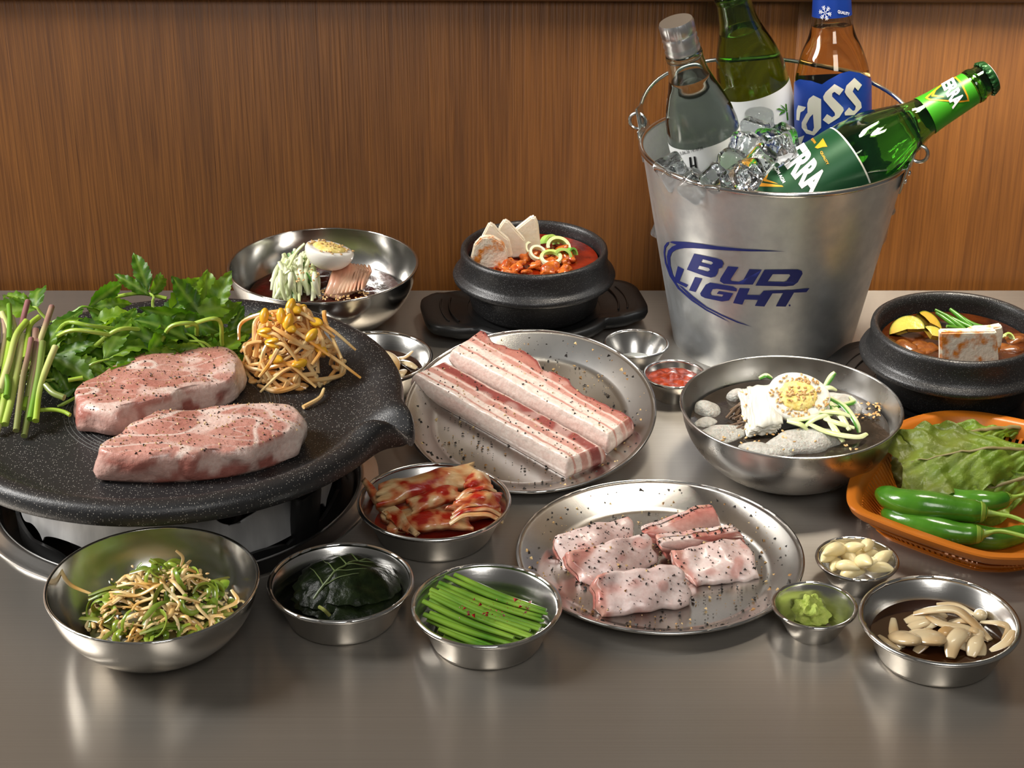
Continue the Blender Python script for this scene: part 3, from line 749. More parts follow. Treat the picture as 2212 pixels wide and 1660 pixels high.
# green beer bottle lying across the rim
def terra_ribs(a, r, z):
    if .128 < z < .190 and r > .012:
        k = math.sin((z - .128) / .062 * PI); return r * (1 + .035 * k * math.sin(a * 14 + (z - .128) * 40)), z
    return r, z
MT = axis_frame(pxY(2143, 162, 1.580), pxY(1690, 439, 1.526), .262)
bt = bottle('beer_bottle', 'green glass beer bottle with green labels lying across the bucket rim', TERRA, DEEP_GREEN, MT, liquid('lager_in_green', (.80, .92, .55)), .175, ribs=terra_ribs)
CAPG = mat('green_crown_cap', srgb(30, 74, 34), .35, .5); CAPW = mat('pale_cap_top', srgb(200, 188, 190), .45)
cc = cap_rev([(.0150, .2535), (.0163, .2545), (.0158, .258), (.0150, .2602), (.0120, .2612), (0, .2616), (0, .259), (.0138, .258), (.0142, .2545), (.0150, .2535)], 'crown_cap', CAPG, bt, 126, lambda a, r, z: (r * (1 + (.05 * math.sin(a * 21) if z < .257 and r > .0145 else 0)), z))
cap_rev([(0, .2617), (.0122, .2614), (.0122, .2617), (0, .2621)], 'cap_top', CAPW, cc)
cap_rev([(.0146, .240), (.0159, .2405), (.0163, .243), (.0158, .246), (.0147, .247), (.0142, .243), (.0146, .240)], 'neck_collar', DEEP_GREEN, bt)
LIME = mat('lime_green_label', srgb(64, 158, 34), .35, .3, bump=.00002, bscale=700); DKG = mat('dark_green_label', srgb(18, 66, 36), .38, .3); GOLD = mat('gold_ink', srgb(218, 150, 30), .4, .25)
lt = band('foil_label', TERRA, MT, .028, .1135, LIME, bt)
band('label_edge', TERRA, MT, .1135, .115, SILVER_INK, bt)
def tp(p, m, nm, par, off): return ppol(p if isinstance(p[0], list) else [p], MT, TERRA, m, par, nm, T2, off)
band('dark_band', TERRA, MT, .070, .1135, DKG, lt, .0005)
tp([(500, 775), (600, 715), (655, 680), (705, 710), (745, 770), (770, 860), (780, 960), (772, 1060), (745, 1130), (690, 1192), (560, 1206), (420, 1192), (95, 1148), (78, 1122), (260, 935), (330, 880)], DKG, 'dark_field', lt, .0007)
tp([(255, 915), (60, 1108), (20, 1150), (26, 1172), (60, 1180), (450, 1208), (640, 1212), (640, 1196), (460, 1186), (130, 1152), (78, 1146), (76, 1112), (268, 930)], GOLD, 'gold_border', lt, .0010)
tp([(240, 950), (110, 1092), (108, 1116), (340, 1120), (330, 1109), (165, 1088), (155, 1076)], GOLD, 'gold_chevron', lt, .0010)
tp([(232, 985), (180, 1045), (182, 1075), (300, 1096), (205, 1060)], GOLD, 'gold_chevron', lt, .0010)
tp([(655, 733), (690, 800), (655, 802), (612, 815), (590, 806), (625, 770)], GOLD, 'gold_emblem', lt, .0010)
ptxt('ERRA', [(304, 888), (548, 1218), (684, 1034), (500, 762)], MT, TERRA, WHITE_INK, lt, 'lettering', T2, .0012, offset=.045)
ptxt('FROM AGM', [(256, 950), (334, 1092), (358, 1078), (280, 934)], MT, TERRA, WHITE_INK, lt, 'lettering', T2, .0012, offset=.02)
ptxt('QUALITY', [(628, 842), (684, 948), (704, 938), (648, 832)], MT, TERRA, GOLD, lt, 'lettering', T2, .0012, offset=.02)
ptxt('ROWN', [(558, 742), (585, 778), (604, 766), (576, 728)], MT, TERRA, GOLD, lt, 'lettering', T2, .0012, offset=.02)
ln = band('neck_label', TERRA, MT, .192, .2385, LIME, bt)
tp([(1600, 300), (1712, 240), (1765, 290), (1812, 395), (1822, 438), (1740, 448), (1500, 428), (1468, 412), (1480, 398)], GOLD, 'gold_border', ln, .0007)
tp([(1618, 300), (1708, 254), (1752, 300), (1798, 395), (1806, 426), (1740, 434), (1510, 416), (1490, 408)], DKG, 'dark_field', ln, .0009)
tp([(1562, 340), (1518, 390), (1520, 400), (1620, 406), (1612, 398), (1540, 386)], GOLD, 'gold_chevron', ln, .0011)
ptxt('ERRA', [(1596, 300), (1690, 502), (1786, 418), (1692, 246)], MT, TERRA, WHITE_INK, ln, 'lettering', T2, .0012, offset=.045)

# ---------------------------------------------------------------- ice
ICE = glass('ice', (.95, .98, 1.0), .04, 1.31)
def ice_mat():
    m = ICE; nt = m.node_tree; b = nt.nodes['Principled BSDF']; t = nt.nodes.new('ShaderNodeTexNoise'); t.inputs['Scale'].default_value = 120
    tc = nt.nodes.new('ShaderNodeTexCoord'); nt.links.new(tc.outputs['Object'], t.inputs['Vector']); bp = nt.nodes.new('ShaderNodeBump'); bp.inputs['Distance'].default_value = .0012
    nt.links.new(t.outputs['Fac'], bp.inputs['Height']); nt.links.new(bp.outputs[0], b.inputs['Normal'])
ice_mat()
ice_me = []
for k in range(5):
    s = rnd(.024, .029); o = make('ice_cube', *soft_box(s, s * rnd(.85, 1), s * rnd(.8, 1), .0055, 4, jit=.0018, seed=k), ICE, local=True, sharp=None); ice_me.append(o.data); C.objects.unlink(o); bpy.data.objects.remove(o)
spots = [(1455, 372), (1500, 402), (1545, 385), (1588, 398), (1580, 355), (1612, 318), (1640, 352), (1660, 312), (1690, 308), (1640, 262), (1625, 290), (1680, 330), (1560, 415), (1470, 395), (1615, 378), (1600, 340)]
AX = [(m, interp(p)) for m, p in ((MC, SOJU), (MG, SOJU), (MA, BEER), (MT, TERRA))]
random.seed(5)
placed = []
def free(p, r):
    for m, rf in AX:
        q = m.inverted() @ p
        if -.01 < q.z < .27 and math.hypot(q.x, q.y) < rf(q.z) + r: return False
    return math.hypot(p.x - BK_C.x, p.y - BK_C.y) + r < bk_r(p.z) - .002
cand = []
for (u, v) in spots:
    for zz in (.208, .204, .200, .196, .192, .188, .184, .180, .176, .172, .168, .164, .160):
        p = px(u, v, zz)
        if free(p, .001) and all((p - q).length > .0185 for q in placed): placed.append(p); break
for k in range(900):
    a, rr, z = rnd(0, 2 * PI), math.sqrt(rnd(0, 1)) * .1, rnd(.10, .160)
    p = Vector((BK_C.x + rr * math.cos(a), BK_C.y + rr * math.sin(a), z))
    if len(placed) < 46 and free(p, .010) and all((p - q).length > .020 for q in placed): placed.append(p)
for i, p in enumerate(placed):
    o = bpy.data.objects.new('ice_cube', ice_me[i % 5]); C.objects.link(o)
    o.matrix_world = Mt(p.x, p.y, p.z, rnd(0, 3), rnd(0, 3), rnd(0, 3))
    put(o, 'clear rounded ice cube among the bottles in the bucket', 'ice', 'ice cubes in the bucket')
# ---------------------------------------------------------------- small helpers for food
def scatter(o, count, zmin=.55, seed=1, filt=None):
    """random points with normals on an object (world space)"""
    me = o.data; rs = random.Random(seed); M = W[o]; ps = []
    polys = [p for p in me.polygons if p.normal.z > zmin]
    ar = []; s = 0
    for p in polys: s += p.area; ar.append(s)
    import bisect
    tries = 0
    while len(ps) < count and tries < count * 20:
        tries += 1
        p = polys[bisect.bisect_left(ar, rs.random() * s)]; vs = [me.vertices[i].co for i in p.vertices]
        a, b2 = rs.random(), rs.random()
        if a + b2 > 1: a, b2 = 1 - a, 1 - b2
        q = vs[0] + (vs[1] - vs[0]) * a + (vs[2] - vs[0]) * b2; q = M @ q
        if filt and not filt(q): continue
        ps.append((q, (M.to_3x3() @ p.normal).normalized()))
    return ps
PEP_COLS = [srgb(34, 28, 22), srgb(46, 38, 28), srgb(28, 24, 22), srgb(150, 110, 62), srgb(196, 160, 104), srgb(214, 186, 130)]
def flakes(points, lo, hi, cols=PEP_COLS, seed=3, weights=None, lift=.0002):
    rs = random.Random(seed); g_ = G()
    for p, n in points:
        s = lo + (hi - lo) * rs.random() ** 2; c = rs.choices(cols, weights)[0] if weights else rs.choice(cols)
        ps = [Vector((rs.uniform(-1, 1), rs.uniform(-1, 1), rs.uniform(-.4, 1))) for _ in range(4)]
        v = [Vector((1, 0, 0)), Vector((-.5, .85, 0)), Vector((-.5, -.85, 0)), Vector((0, 0, .8)), Vector((0, 0, -.5))]
        M = frame_at(p + n * lift, n, (rs.uniform(-1, 1), rs.uniform(-1, 1), .01)) @ Matrix.Rotation(rs.uniform(0, 6), 4, 'Z')
        v = [M @ ((x + ps[i % 4] * .35) * s) for i, x in enumerate(v)]
        g_.add((v, [[0, 1, 3], [1, 2, 3], [2, 0, 3], [1, 0, 4], [2, 1, 4], [0, 2, 4]]), c)
    return g_
PEPPER = mat('cracked_pepper', (1, 1, 1), .6, attr=True)
SESAME = mat('sesame_seed', (1, 1, 1), .45, attr=True)
def seeds(points, size=.0016, seed=4, cols=(srgb(206, 168, 110), srgb(190, 146, 88), srgb(222, 190, 138))):
    rs = random.Random(seed); g_ = G()
    for p, n in points:
        M = frame_at(p + n * size * .3, n, (rs.uniform(-1, 1), rs.uniform(-1, 1), .01))
        k = rs.uniform(.85, 1.15)
        g_.add(blob(size * k, size * .58 * k, size * .38, 7, 5, M, fn=lambda q: Vector((q.x, q.y * (1 - .35 * q.x / size), q.z))), rs.choice(cols))
    return g_
def MEAT(name, rough=.36, sss=.08, bump=.0011): return mat(name, (1, 1, 1), rough, attr=True, col2=(.84, .74, .72), scale=330, sss=sss, sss_r=(.006, .002, .0015), bump=bump, bscale=190, ramp=(.25, .75), coat=.25)
PORK = MEAT('raw_pork')
LEAN, LEAN2, LEAN_D, FAT, FAT_P = srgb(204, 152, 138), srgb(184, 124, 110), srgb(150, 78, 72), srgb(236, 222, 210), srgb(228, 202, 190)
def nz(p, f, s=0.0): return noise.noise(Vector((p[0] * f + s, p[1] * f - s * .7, p[2] * f + s * 1.9)))

# ---------------------------------------------------------------- pork steaks
def steak(outline_px, t, seed, label, fat_dir):
    out = [px(u, v, PAN_Z) for u, v in outline_px]
    c = sum(out, Vector()) / len(out); L_ = max((p - c).length for p in out)
    def top(x, y, k): return -.004 * max(0, 1 - k * 3.5) ** 2 + .003 * nz((x, y, 0), 22, seed)
    v, f = pillow(out, PAN_Z + .0003, t, 340, 40, .0042, .0062, 48, seed, top, .0016)
    cols = []
    fd = Vector(fat_dir).normalized()
    for p in v:
        q = p - c; along = q.dot(fd) / L_; k = q.length / L_
        hz = (p.z - PAN_Z) / t
        w1 = nz(p, 28, seed); w2 = nz(p, 70, seed + 3)
        col = mix(LEAN, LEAN2, .5 + 1.2 * w1 + .5 * w2)
        vein = abs(nz((p.x + .012 * nz(p, 30, 9), p.y * 1.6 + .012 * nz(p, 30, 4), 0), 21, seed + 5)); vein2 = abs(nz((p.x * .8 + .008 * nz(p, 40, 2), p.y * 2.2, 0), 46, seed + 11))
        col = mix(FAT, col, sstep(.015, .085, vein) + .2); col = mix(FAT_P, col, sstep(.01, .09, vein2) * .6 + .4)
        patch = nz((p.x, p.y * 1.7, 0), 33, seed + 8); col = mix(col, FAT_P, sstep(.22, .42, patch) * .9)
        rim = sstep(.60, .86, along + .12 * nz(p, 26, seed)); col = mix(col, FAT, rim)
        if hz < .82:      # cut side: fat with islands of lean
            isl = nz((p.x, p.y, p.z * 1.4), 48, seed + 2)
            side = mix(FAT_P, mix(LEAN2, LEAN_D, .45), sstep(.12, .30, isl)); side = mix(side, LEAN2, .5 * sstep(.1, -.6, along))
            side = mix(side, FAT, sstep(.45, .8, along))
            col = mix(side, col, sstep(.70, .92, hz))
        cols.append(col)
    t_ = thing('pork_steak', label, 'pork', (c.x, c.y, PAN_Z))
    o = make('meat', v, f, PORK, t_, cols=cols, sharp=None)
    fl = flakes(scatter(o, 620, .75, seed), .0003, .0012, seed=seed, weights=(3, 3, 3, 4, 6, 4))
    po = fl.make('pepper', PEPPER, t_, smooth=False); po['kind'] = 'stuff'
    return t_
ST_A = [(165, 926), (215, 944), (262, 946), (335, 925), (420, 903), (500, 876), (527, 850), (528, 822), (500, 806), (430, 800), (375, 801), (315, 818), (243, 846), (180, 885)]
ST_B = [(212, 1040), (330, 1048), (450, 1042), (560, 1022), (636, 992), (660, 958), (640, 934), (590, 926), (520, 931), (430, 942), (340, 956), (290, 972), (252, 1004)]
steak(ST_A, .026, 3, 'thick raw pork neck steak next to the water parsley on the griddle', (1, .35, 0))
steak(ST_B, .026, 14, 'thick raw pork neck steak lying along the front rim of the griddle', (1, .5, 0))

# ---------------------------------------------------------------- bean sprouts
SPROUT = mat('bean_sprout', (1, 1, 1), .28, attr=True, sss=.25, sss_r=(.004, .003, .001), coat=.3)
BEAN = mat('soybean_head', (1, 1, 1), .35, attr=True, sss=.15, coat=.3)
random.seed(21)
SPC = px(632, 806, PAN_Z)
LAB_S = 'orange seasoned soybean sprout in the heap on the black griddle'
def sprout(pts, head=False, r=.0017):
    pts = spline(pts, 16); n = len(pts)
    t = thing('bean_sprout', LAB_S + (' with its yellow bean' if head else ''), 'sprout', pts[0], group='seasoned bean sprouts on the griddle')
    c1, c2 = srgb(246, 216, 160), srgb(230, 156, 58); ph = rnd(0, 9)
    cols = []
    for i, p in enumerate(pts):
        c = mix(c1, c2, .45 + .9 * noise.noise(p * 55 + Vector((ph, 0, 0)))); cols += [c] * 7
    rad = [r * (1 - .45 * (i / n) ** 2) for i in range(n)]
    make('stem', *tube(pts, rad, 7), SPROUT, t, cols=cols)
    if head:
        d = (pts[0] - pts[2]).normalized(); M = frame_at(pts[0] + d * .003, d)
        for s in (-1, 1):
            y = srgb(240, 190, 50); y2 = srgb(226, 160, 36); v, f = blob(.0038, .0026, .0068, 10, 8, M @ Mt(0, s * .0016, 0, rx=s * .25))
            make('bean_half', v, f, BEAN, t, cols=[mix(y, y2, .5 + noise.noise(p * 200)) for p in v])
def dome(th, ph, k=1.0):
    return SPC + Vector((.041 * math.cos(th) * math.cos(ph) * k, .034 * math.sin(th) * math.cos(ph) * k, max(.0015, .056 * math.sin(ph) * k)))
for i in range(165):
    k = rnd(.80, 1.04) if i > 40 else rnd(.5, .8)
    th, ph = rnd(0, 2 * PI), math.asin(rnd(.02, .98)); dth, dph = rnd(-1.3, 1.3), rnd(-.7, .7); cv = rnd(-.4, .4)
    pts = [dome(th + dth * s + cv * s * s, max(.02, ph + dph * s), k * (1 + .06 * math.sin(s * 5 + i))) for s in (0, .25, .5, .75, 1)]
    sprout(pts, head=False, r=rnd(.0018, .0025))
for (u, v) in [(625, 668), (643, 672), (608, 690), (622, 702), (578, 720), (594, 742), (604, 780), (640, 790), (655, 670), (690, 700), (632, 712), (570, 690), (668, 730), (700, 760)]:
    o_, d_ = ray(u, v)
    # nearest point of the dome along the ray
    best = min((abs((((q.x - SPC.x) / .041) ** 2 + ((q.y - SPC.y) / .034) ** 2 + ((q.z - SPC.z) / .056) ** 2) - 1.08), t, q) for t in [1.3 + i * .002 for i in range(160)] for q in [o_ + d_ * t] if q.y < SPC.y + .01)
    p = best[2]; a = rnd(0, 6.28)
    sprout([p, p + Vector((.012 * math.cos(a), -.004, -.006 + .008 * math.sin(a))), p + Vector((.03 * math.cos(a), -.008, -.02))], True, .0016)
# a few long loose ones
for P in ([(700, 672, .12), (705, 700, .112), (738, 775, .095)], [(640, 668, .125), (560, 680, .12), (520, 700, .11), (516, 735, .10)], [(600, 755, .115), (580, 790, .105), (560, 815, .095)], [(745, 780, .075), (725, 800, .074), (700, 830, .073)], [(655, 880, .073), (690, 860, .074), (700, 840, .075)]):
    sprout([px(u, v, z) for u, v, z in P], False, .0019)

# ---------------------------------------------------------------- water parsley
def leaf_material(name, c1, c2, trans=.35, scale=60, bump=.0003):
    m = mat(name, c1, .42, attr=True, col2=c2, scale=scale, bump=bump, bscale=110)
    nt = m.node_tree; N, L = nt.nodes, nt.links; b = N['Principled BSDF']; out = [n for n in N if n.type == 'OUTPUT_MATERIAL'][0]
    tr = N.new('ShaderNodeBsdfTranslucent'); mx = N.new('ShaderNodeMixShader'); mx.inputs[0].default_value = trans
    src = b.inputs['Base Color'].links[0].from_socket
    g2 = N.new('ShaderNodeMix'); g2.data_type = 'RGBA'; g2.blend_type = 'MULTIPLY'; g2.inputs[0].default_value = 1; g2.inputs[7].default_value = (1.5, 1.6, .7, 1)
    L.new(src, g2.inputs[6]); L.new(g2.outputs[2], tr.inputs['Color'])
    L.new(b.outputs[0], mx.inputs[1]); L.new(tr.outputs[0], mx.inputs[2]); L.new(mx.outputs[0], out.inputs['Surface'])
    return m
LEAF = leaf_material('parsley_leaf', (.82, .85, .8), (1, 1, 1))
STEM = mat('parsley_stem', (1, 1, 1), .35, attr=True, sss=.1, coat=.2)
def leaf_mesh(L_, Wd, bend, fold, teeth=9, seed=0, curl=0.0):
    """serrated leaf along +x, base at the origin, upper side +z"""
    nu, nv = 26, 6; v, cols = [], []; rs = random.Random(seed); q_ = rs.random(); tone = mix(srgb(54, 100, 22), srgb(96, 140, 34), q_); tone2 = mix(srgb(84, 130, 30), srgb(150, 182, 44), q_)
    for i in range(nu + 1):
        t = i / nu; w = Wd * (math.sin(PI * min(1, t ** .72)) ** .85 if 0 < t < 1 else 0.02)
        saw = (t * teeth) % 1.0; w *= (1 + .26 * saw - .10) * (1 if .08 < t < .97 else .6)
        for j in range(nv + 1):
            s = (j / nv) * 2 - 1
            x = t * L_ + (abs(s) ** 2) * w * .35; y = s * w
            z = fold * abs(y) + bend * math.sin(t * 2.2) * L_ * .5 - bend * t * t * L_ * .8 + .0012 * math.sin(t * 24 + s * 3 + seed) * (abs(s)) + curl * s * s * s * w
            v.append(Vector((x, y, z)))
            vein = 1.0 if j == nv // 2 else 0
            base = mix(tone, tone2, rs.random() * .4 + .3 + .3 * math.sin(t * 5 + s * 2 + seed)); cols.append(mix(base, srgb(150, 180, 80), .7 * vein))
    f = [[i * (nv + 1) + j, (i + 1) * (nv + 1) + j, (i + 1) * (nv + 1) + j + 1, i * (nv + 1) + j + 1] for i in range(nu) for j in range(nv)]
    return v, f, cols
random.seed(33)
MC_P = px(292, 806, PAN_Z); MRX, MRY, MH = .090, .050, .024
def sprig(base, direction, up, length, nleaf, group='water parsley leaves on the griddle', big=1.0):
    M = frame_at(base, up, direction)
    t = thing('water_parsley_sprig', 'leafy green water parsley sprig heaped behind the pork steaks', 'herb', mat=M, group=group)
    pts = spline([(-.02, rnd(-.006, .006), -.006), (0, 0, 0), (length * .5, rnd(-.004, .004), .003), (length, 0, 0)], 10)
    v, f = tube(pts, [.0016 * (1 - .5 * i / 10) for i in range(10)], 6)
    sc = mix(srgb(120, 165, 50), srgb(170, 195, 80), rnd(0, 1))
    make('stem', v, f, STEM, t, local=True, cols=[sc] * len(v))
    for k in range(nleaf):
        L_ = rnd(.032, .050) * big; a = (0 if k == 0 else (1 if k % 2 else -1) * rnd(.5, 1.0)); at = length if k == 0 else length * rnd(.45, .95)
        v, f, cl = leaf_mesh(L_, L_ * rnd(.15, .23), rnd(-.1, .5), rnd(.05, .5), random.choice((8, 9, 10)), random.randrange(999), rnd(-.5, .5))
        Ml = Mt(at, 0, .001, rx=rnd(-.5, .5), ry=rnd(-.05, .55), rz=a); make('leaf', [Ml @ x for x in v], f, LEAF, t, local=True, cols=cl, sharp=None)
for i in range(74):
    lay_ = i / 74
    a, r = rnd(0, 2 * PI), math.sqrt(rnd(0, 1)) * .95
    x, y = r * math.cos(a), r * math.sin(a); k = .45 + .55 * lay_
    z = MH * math.sqrt(max(0, 1 - r * r)) * k + .004
    p = MC_P + Vector((x * MRX, y * MRY, z))
    nrm = Vector((x * .5 + rnd(-.3, .3), y * .5 - .45 + rnd(-.3, .3), 1.0)).normalized()
    da = rnd(-.6, .6) + (PI if random.random() < .22 else 0)
    d = Vector((math.cos(da), math.sin(da), rnd(-.1, .25)))
    sprig(p - d * .022, d, nrm, rnd(.012, .03), random.choice((2, 3, 3, 4)))
# the upright spray next to the sprouts and the ones that stick out of the heap
for (u, v, z, d, up, L_, b) in [(452, 690, .118, (-.45, .25, .9), (.5, -.8, .3), .012, 1.25), (440, 700, .112, (.2, .3, .8), (.1, -1, .4), .01, 1.1), (330, 645, .115, (-.3, .6, .55), (.2, -.7, .7), .012, 1.0), (480, 720, .105, (.6, .2, .5), (.2, -.9, .5), .012, 1.0),
                                (90, 665, .112, (-.5, .3, .3), (.1, -.6, .9), .012, 1.0), (160, 660, .118, (.9, .2, .2), (0, -.7, .8), .016, 1.1), (240, 690, .118, (.9, -.1, .1), (0, -.7, .8), .016, 1.15), (210, 720, .112, (.8, -.3, .0), (0, -.8, .7), .016, 1.15), (300, 700, .12, (1, .1, .2), (0, -.75, .7), .014, 1.2), (350, 690, .122, (.9, .3, .4), (0, -.8, .6), .014, 1.2),
                                (260, 760, .10, (-.3, -.6, -.5), (0, -.9, .5), .012, 1.1), (330, 740, .105, (.5, -.5, -.4), (.1, -.9, .5), .012, 1.0), (190, 770, .095, (.4, -.6, -.4), (0, -.9, .5), .012, 1.0), (150, 740, .10, (.9, -.2, -.1), (0, -.8, .6), .012, 1.05), (420, 730, .105, (.5, -.4, -.3), (.2, -.9, .4), .012, 1.0)]:
    sprig(px(u, v + 14, z - .020), (d[0], d[1], d[2] * .45), up, L_, 3, big=b * .92)
# bare arching stalks in the leaf heap
for P in ([(100, 745, .10), (150, 715, .118), (215, 720, .115), (300, 735, .10)], [(105, 760, .095), (140, 700, .12), (200, 705, .12), (330, 722, .10)], [(220, 648, .096), (300, 634, .102), (360, 645, .098)], [(345, 745, .10), (370, 705, .118), (420, 700, .118), (425, 722, .10)], [(180, 770, .09), (250, 715, .115), (310, 712, .11)], [(400, 705, .115), (470, 690, .12), (480, 745, .09)]):
    pts = spline([px(u, v, z) for u, v, z in P], 18); c = mix(srgb(130, 170, 50), srgb(176, 198, 84), rnd(0, 1))
    o = make('parsley_stalk', *tube(pts, .0018, 8), STEM, cols=[c] * 18 * 8); put(o, 'bare arching green stalk threaded through the water parsley leaves', 'herb', 'parsley stalks in the leaf heap')
# cut stems
LIME_S, PALE_S, OLIVE_S, PURP_S, GRN_S = srgb(158, 188, 62), srgb(206, 206, 140), srgb(126, 140, 74), srgb(150, 104, 104), srgb(104, 150, 40)
STEMS = [([(300, 280), (180, 450), (100, 750), (0, 1060)], LIME_S, PALE_S), ([(245, 430), (215, 700), (130, 1150), (55, 1440)], PALE_S, LIME_S), ([(420, 500), (425, 640), (370, 950), (330, 1250), (270, 1570)], PURP_S, OLIVE_S),
         ([(620, 570), (540, 760), (440, 1050), (400, 1400)], PALE_S, LIME_S), ([(580, 120), (520, 300), (450, 500), (360, 800)], PURP_S, PALE_S), ([(310, 60), (240, 330), (170, 640)], PURP_S, PURP_S), ([(100, 100), (110, 250), (100, 480)], GRN_S, GRN_S),
         ([(20, 190), (120, 410), (160, 520)], PALE_S, LIME_S), ([(40, 240), (60, 430), (20, 650), (-10, 800)], PURP_S, PALE_S), ([(350, 480), (320, 650), (260, 900), (220, 1200), (180, 1510)], PURP_S, OLIVE_S), ([(440, 230), (340, 320), (310, 480), (280, 700)], LIME_S, LIME_S),
         ([(330, 1060), (265, 1260)], GRN_S, LIME_S), ([(510, 1000), (600, 1090), (720, 1140)], OLIVE_S, OLIVE_S), ([(420, 1280), (600, 1275), (720, 1300), (785, 1335)], LIME_S, LIME_S), ([(765, 945), (930, 915)], LIME_S, LIME_S), ([(70, 900), (90, 1000), (75, 1130)], GRN_S, GRN_S),
         ([(120, 480), (60, 800), (-20, 1150)], LIME_S, LIME_S), ([(-30, 300), (-40, 700), (-90, 1150)], LIME_S, PALE_S), ([(-60, 380), (-90, 800), (-150, 1200)], PURP_S, OLIVE_S), ([(170, 600), (90, 1000), (-10, 1450)], OLIVE_S, LIME_S), ([(60, 1080), (20, 1300), (-40, 1520)], LIME_S, PALE_S), ([(480, 520), (430, 900), (340, 1380)], OLIVE_S, GRN_S), ([(400, 380), (390, 700), (310, 1150)], PURP_S, OLIVE_S), ([(130, 230), (170, 400), (180, 600)], PALE_S, OLIVE_S)]
for k, (pl, ca, cb) in enumerate(STEMS):
    n = len(pl); pts = []
    ys = [p[1] for p in pl]; y1 = max(ys)
    for (x, y) in pl:
        # ends nearest the pan floor are low, cut tops stand up on the bundle
        z = PAN_Z + .0035 + max(0, min(.046, (1560 - y) / 1560 * .052)) + (.003 if k % 3 == 0 else 0)
        pts.append(px(x / 5.19, y / 5.19 + 640, z))
    if len(pts) == 2: pts.insert(1, (pts[0] + pts[1]) / 2)
    pts = spline(pts, 16); r = rnd(.0024, .0030) if y1 > 900 and k not in (13,) else rnd(.0021, .0026)
    if k in (13, 14): r = .0017
    cols = []
    for i in range(16): cols += [mix(ca, cb, i / 15 + .3 * noise.noise(pts[i] * 60))] * 10
    o = make('cut_stem', *tube(pts, r, 10), STEM, cols=cols, sharp=50)
    put(o, 'cut water parsley stem in the bundle beside the leaf heap', 'herb', 'cut parsley stems on the griddle')
# ---------------------------------------------------------------- pork belly on the leaning plate
def on_plate(P, u, v, zl):
    Mi = P['M'].inverted(); o, d = ray(u, v); o = Mi @ o; d = Mi.to_3x3() @ d; return o + d * ((zl - o.z) / d.z)
def belly(P, corners, t, bands, seed, label, ragged=0.0):
    """slab from four top corners (local plane z = t): A skin start, B back start, C back end, D skin end"""
    z0 = .0012; A, B, Cc, Dd = [on_plate(P, u, v, z0 + t) for u, v in corners]
    nu, nw, nh = 110, 44, 9; v, cols, f = [], [], []
    def bandcol(w, p, end):
        w = w + .035 * nz(p, 24, seed) + .012 * nz(p, 90, seed)
        c = bands[0][1]
        for (b0, cc), (b1, cd) in zip(bands, bands[1:]):
            if b0 <= w: c = mix(cc, cd, sstep(b1 - .025, b1 + .025, w)) if w > b1 - .025 else cc
        if w >= bands[-1][0] + .025: c = bands[-1][1]
        g_ = nz(p, 60, seed + 4); c = mix(c, FAT, .35 * sstep(.2, .5, g_)) if c != FAT else c
        return mix(c, tuple(x * .92 for x in c), .5 + nz(p, 150, seed))
    def P3(iu, w, h):
        tt = iu / nu; a = A.lerp(Dd, tt); b2 = B.lerp(Cc, tt); rag = ragged * (nz((tt * .35, seed, 0), 14) * 1.1 + .35 * nz((tt * .35, seed, 3), 41)) if w > .6 else 0
        p = a.lerp(b2, w * (1 + rag * (w - .6) / .4 * .35))
        er = min(tt, 1 - tt) * (Dd - A).length; ew = min(w, 1 - w) * (B - A).length; rr = .0035
        q = min(er, ew); drop = 0 if q > rr else rr - math.sqrt(max(0, rr * rr - (rr - q) ** 2))
        z = z0 + (t - drop * 1.0) * h + (.0014 * nz((p.x, p.y, 0), 45, seed) + .0007 * nz((p.x, p.y, 0), 120, seed)) * h
        bul = .0025 * math.sin(h * PI) if w in (0.0, 1.0) else 0
        if w == 0.0: p = p - (b2 - a).normalized() * bul
        if w == 1.0: p = p + (b2 - a).normalized() * bul
        return Vector((p.x, p.y, z))
    # top
    idx = {}
    for i in range(nu + 1):
        for j in range(nw + 1):
            w = j / nw; p = P3(i, w, 1); idx[(i, j)] = len(v); v.append(p); cols.append(bandcol(w, p, False))
    for i in range(nu):
        for j in range(nw): f.append([idx[(i, j)], idx[(i + 1, j)], idx[(i + 1, j + 1)], idx[(i, j + 1)]])
    # walls round the outline
    per = [(i, 0) for i in range(nu)] + [(nu, j) for j in range(nw)] + [(i, nw) for i in range(nu, 0, -1)] + [(0, j) for j in range(nw, 0, -1)]
    prev = [idx[q] for q in per]
    for h in [1 - (k + 1) / nh for k in range(nh)]:
        cur = []
        for (i, j) in per:
            w = j / nw; p = P3(i, w, h)
            if 0 < j < nw: p = p + (Dd - A).normalized() * (.0022 * math.sin(h * PI)) * (1 if i == nu else -1)
            if h < .12: p = p.lerp(Vector(((A.x + Cc.x) / 2, (A.y + Cc.y) / 2, p.z)), .012)
            cur.append(len(v)); v.append(p)
            cols.append(mix(FAT_P, FAT, .5 + nz(p, 50, seed)) if j == 0 else bandcol(w, p, True))
        n = len(per)
        for k in range(n): f.append([prev[k], cur[k], cur[(k + 1) % n], prev[(k + 1) % n]])
        prev = cur
    f.append(prev)
    t_ = thing('pork_belly', label, 'pork', mat=P['M'] @ Matrix.Translation(((A.x + Cc.x) / 2, (A.y + Cc.y) / 2, 0)))
    o = make('meat', [P['M'] @ x for x in v], f, PORK, t_, cols=cols, sharp=None)
    fl = flakes(scatter(o, 420, .8, seed), .0003, .0013, seed=seed, weights=(5, 5, 4, 4, 3, 2)); q = fl.make('pepper', PEPPER, t_, smooth=False); q['kind'] = 'stuff'
    return t_
def c7(x, y): return (860 + x / 3.814, 680 + y / 3.814)
BANDS1 = [(0, FAT), (.13, LEAN), (.19, FAT), (.36, LEAN), (.54, FAT_P), (.62, LEAN2), (.66, LEAN_D), (.90, FAT_P), (.96, LEAN2)]
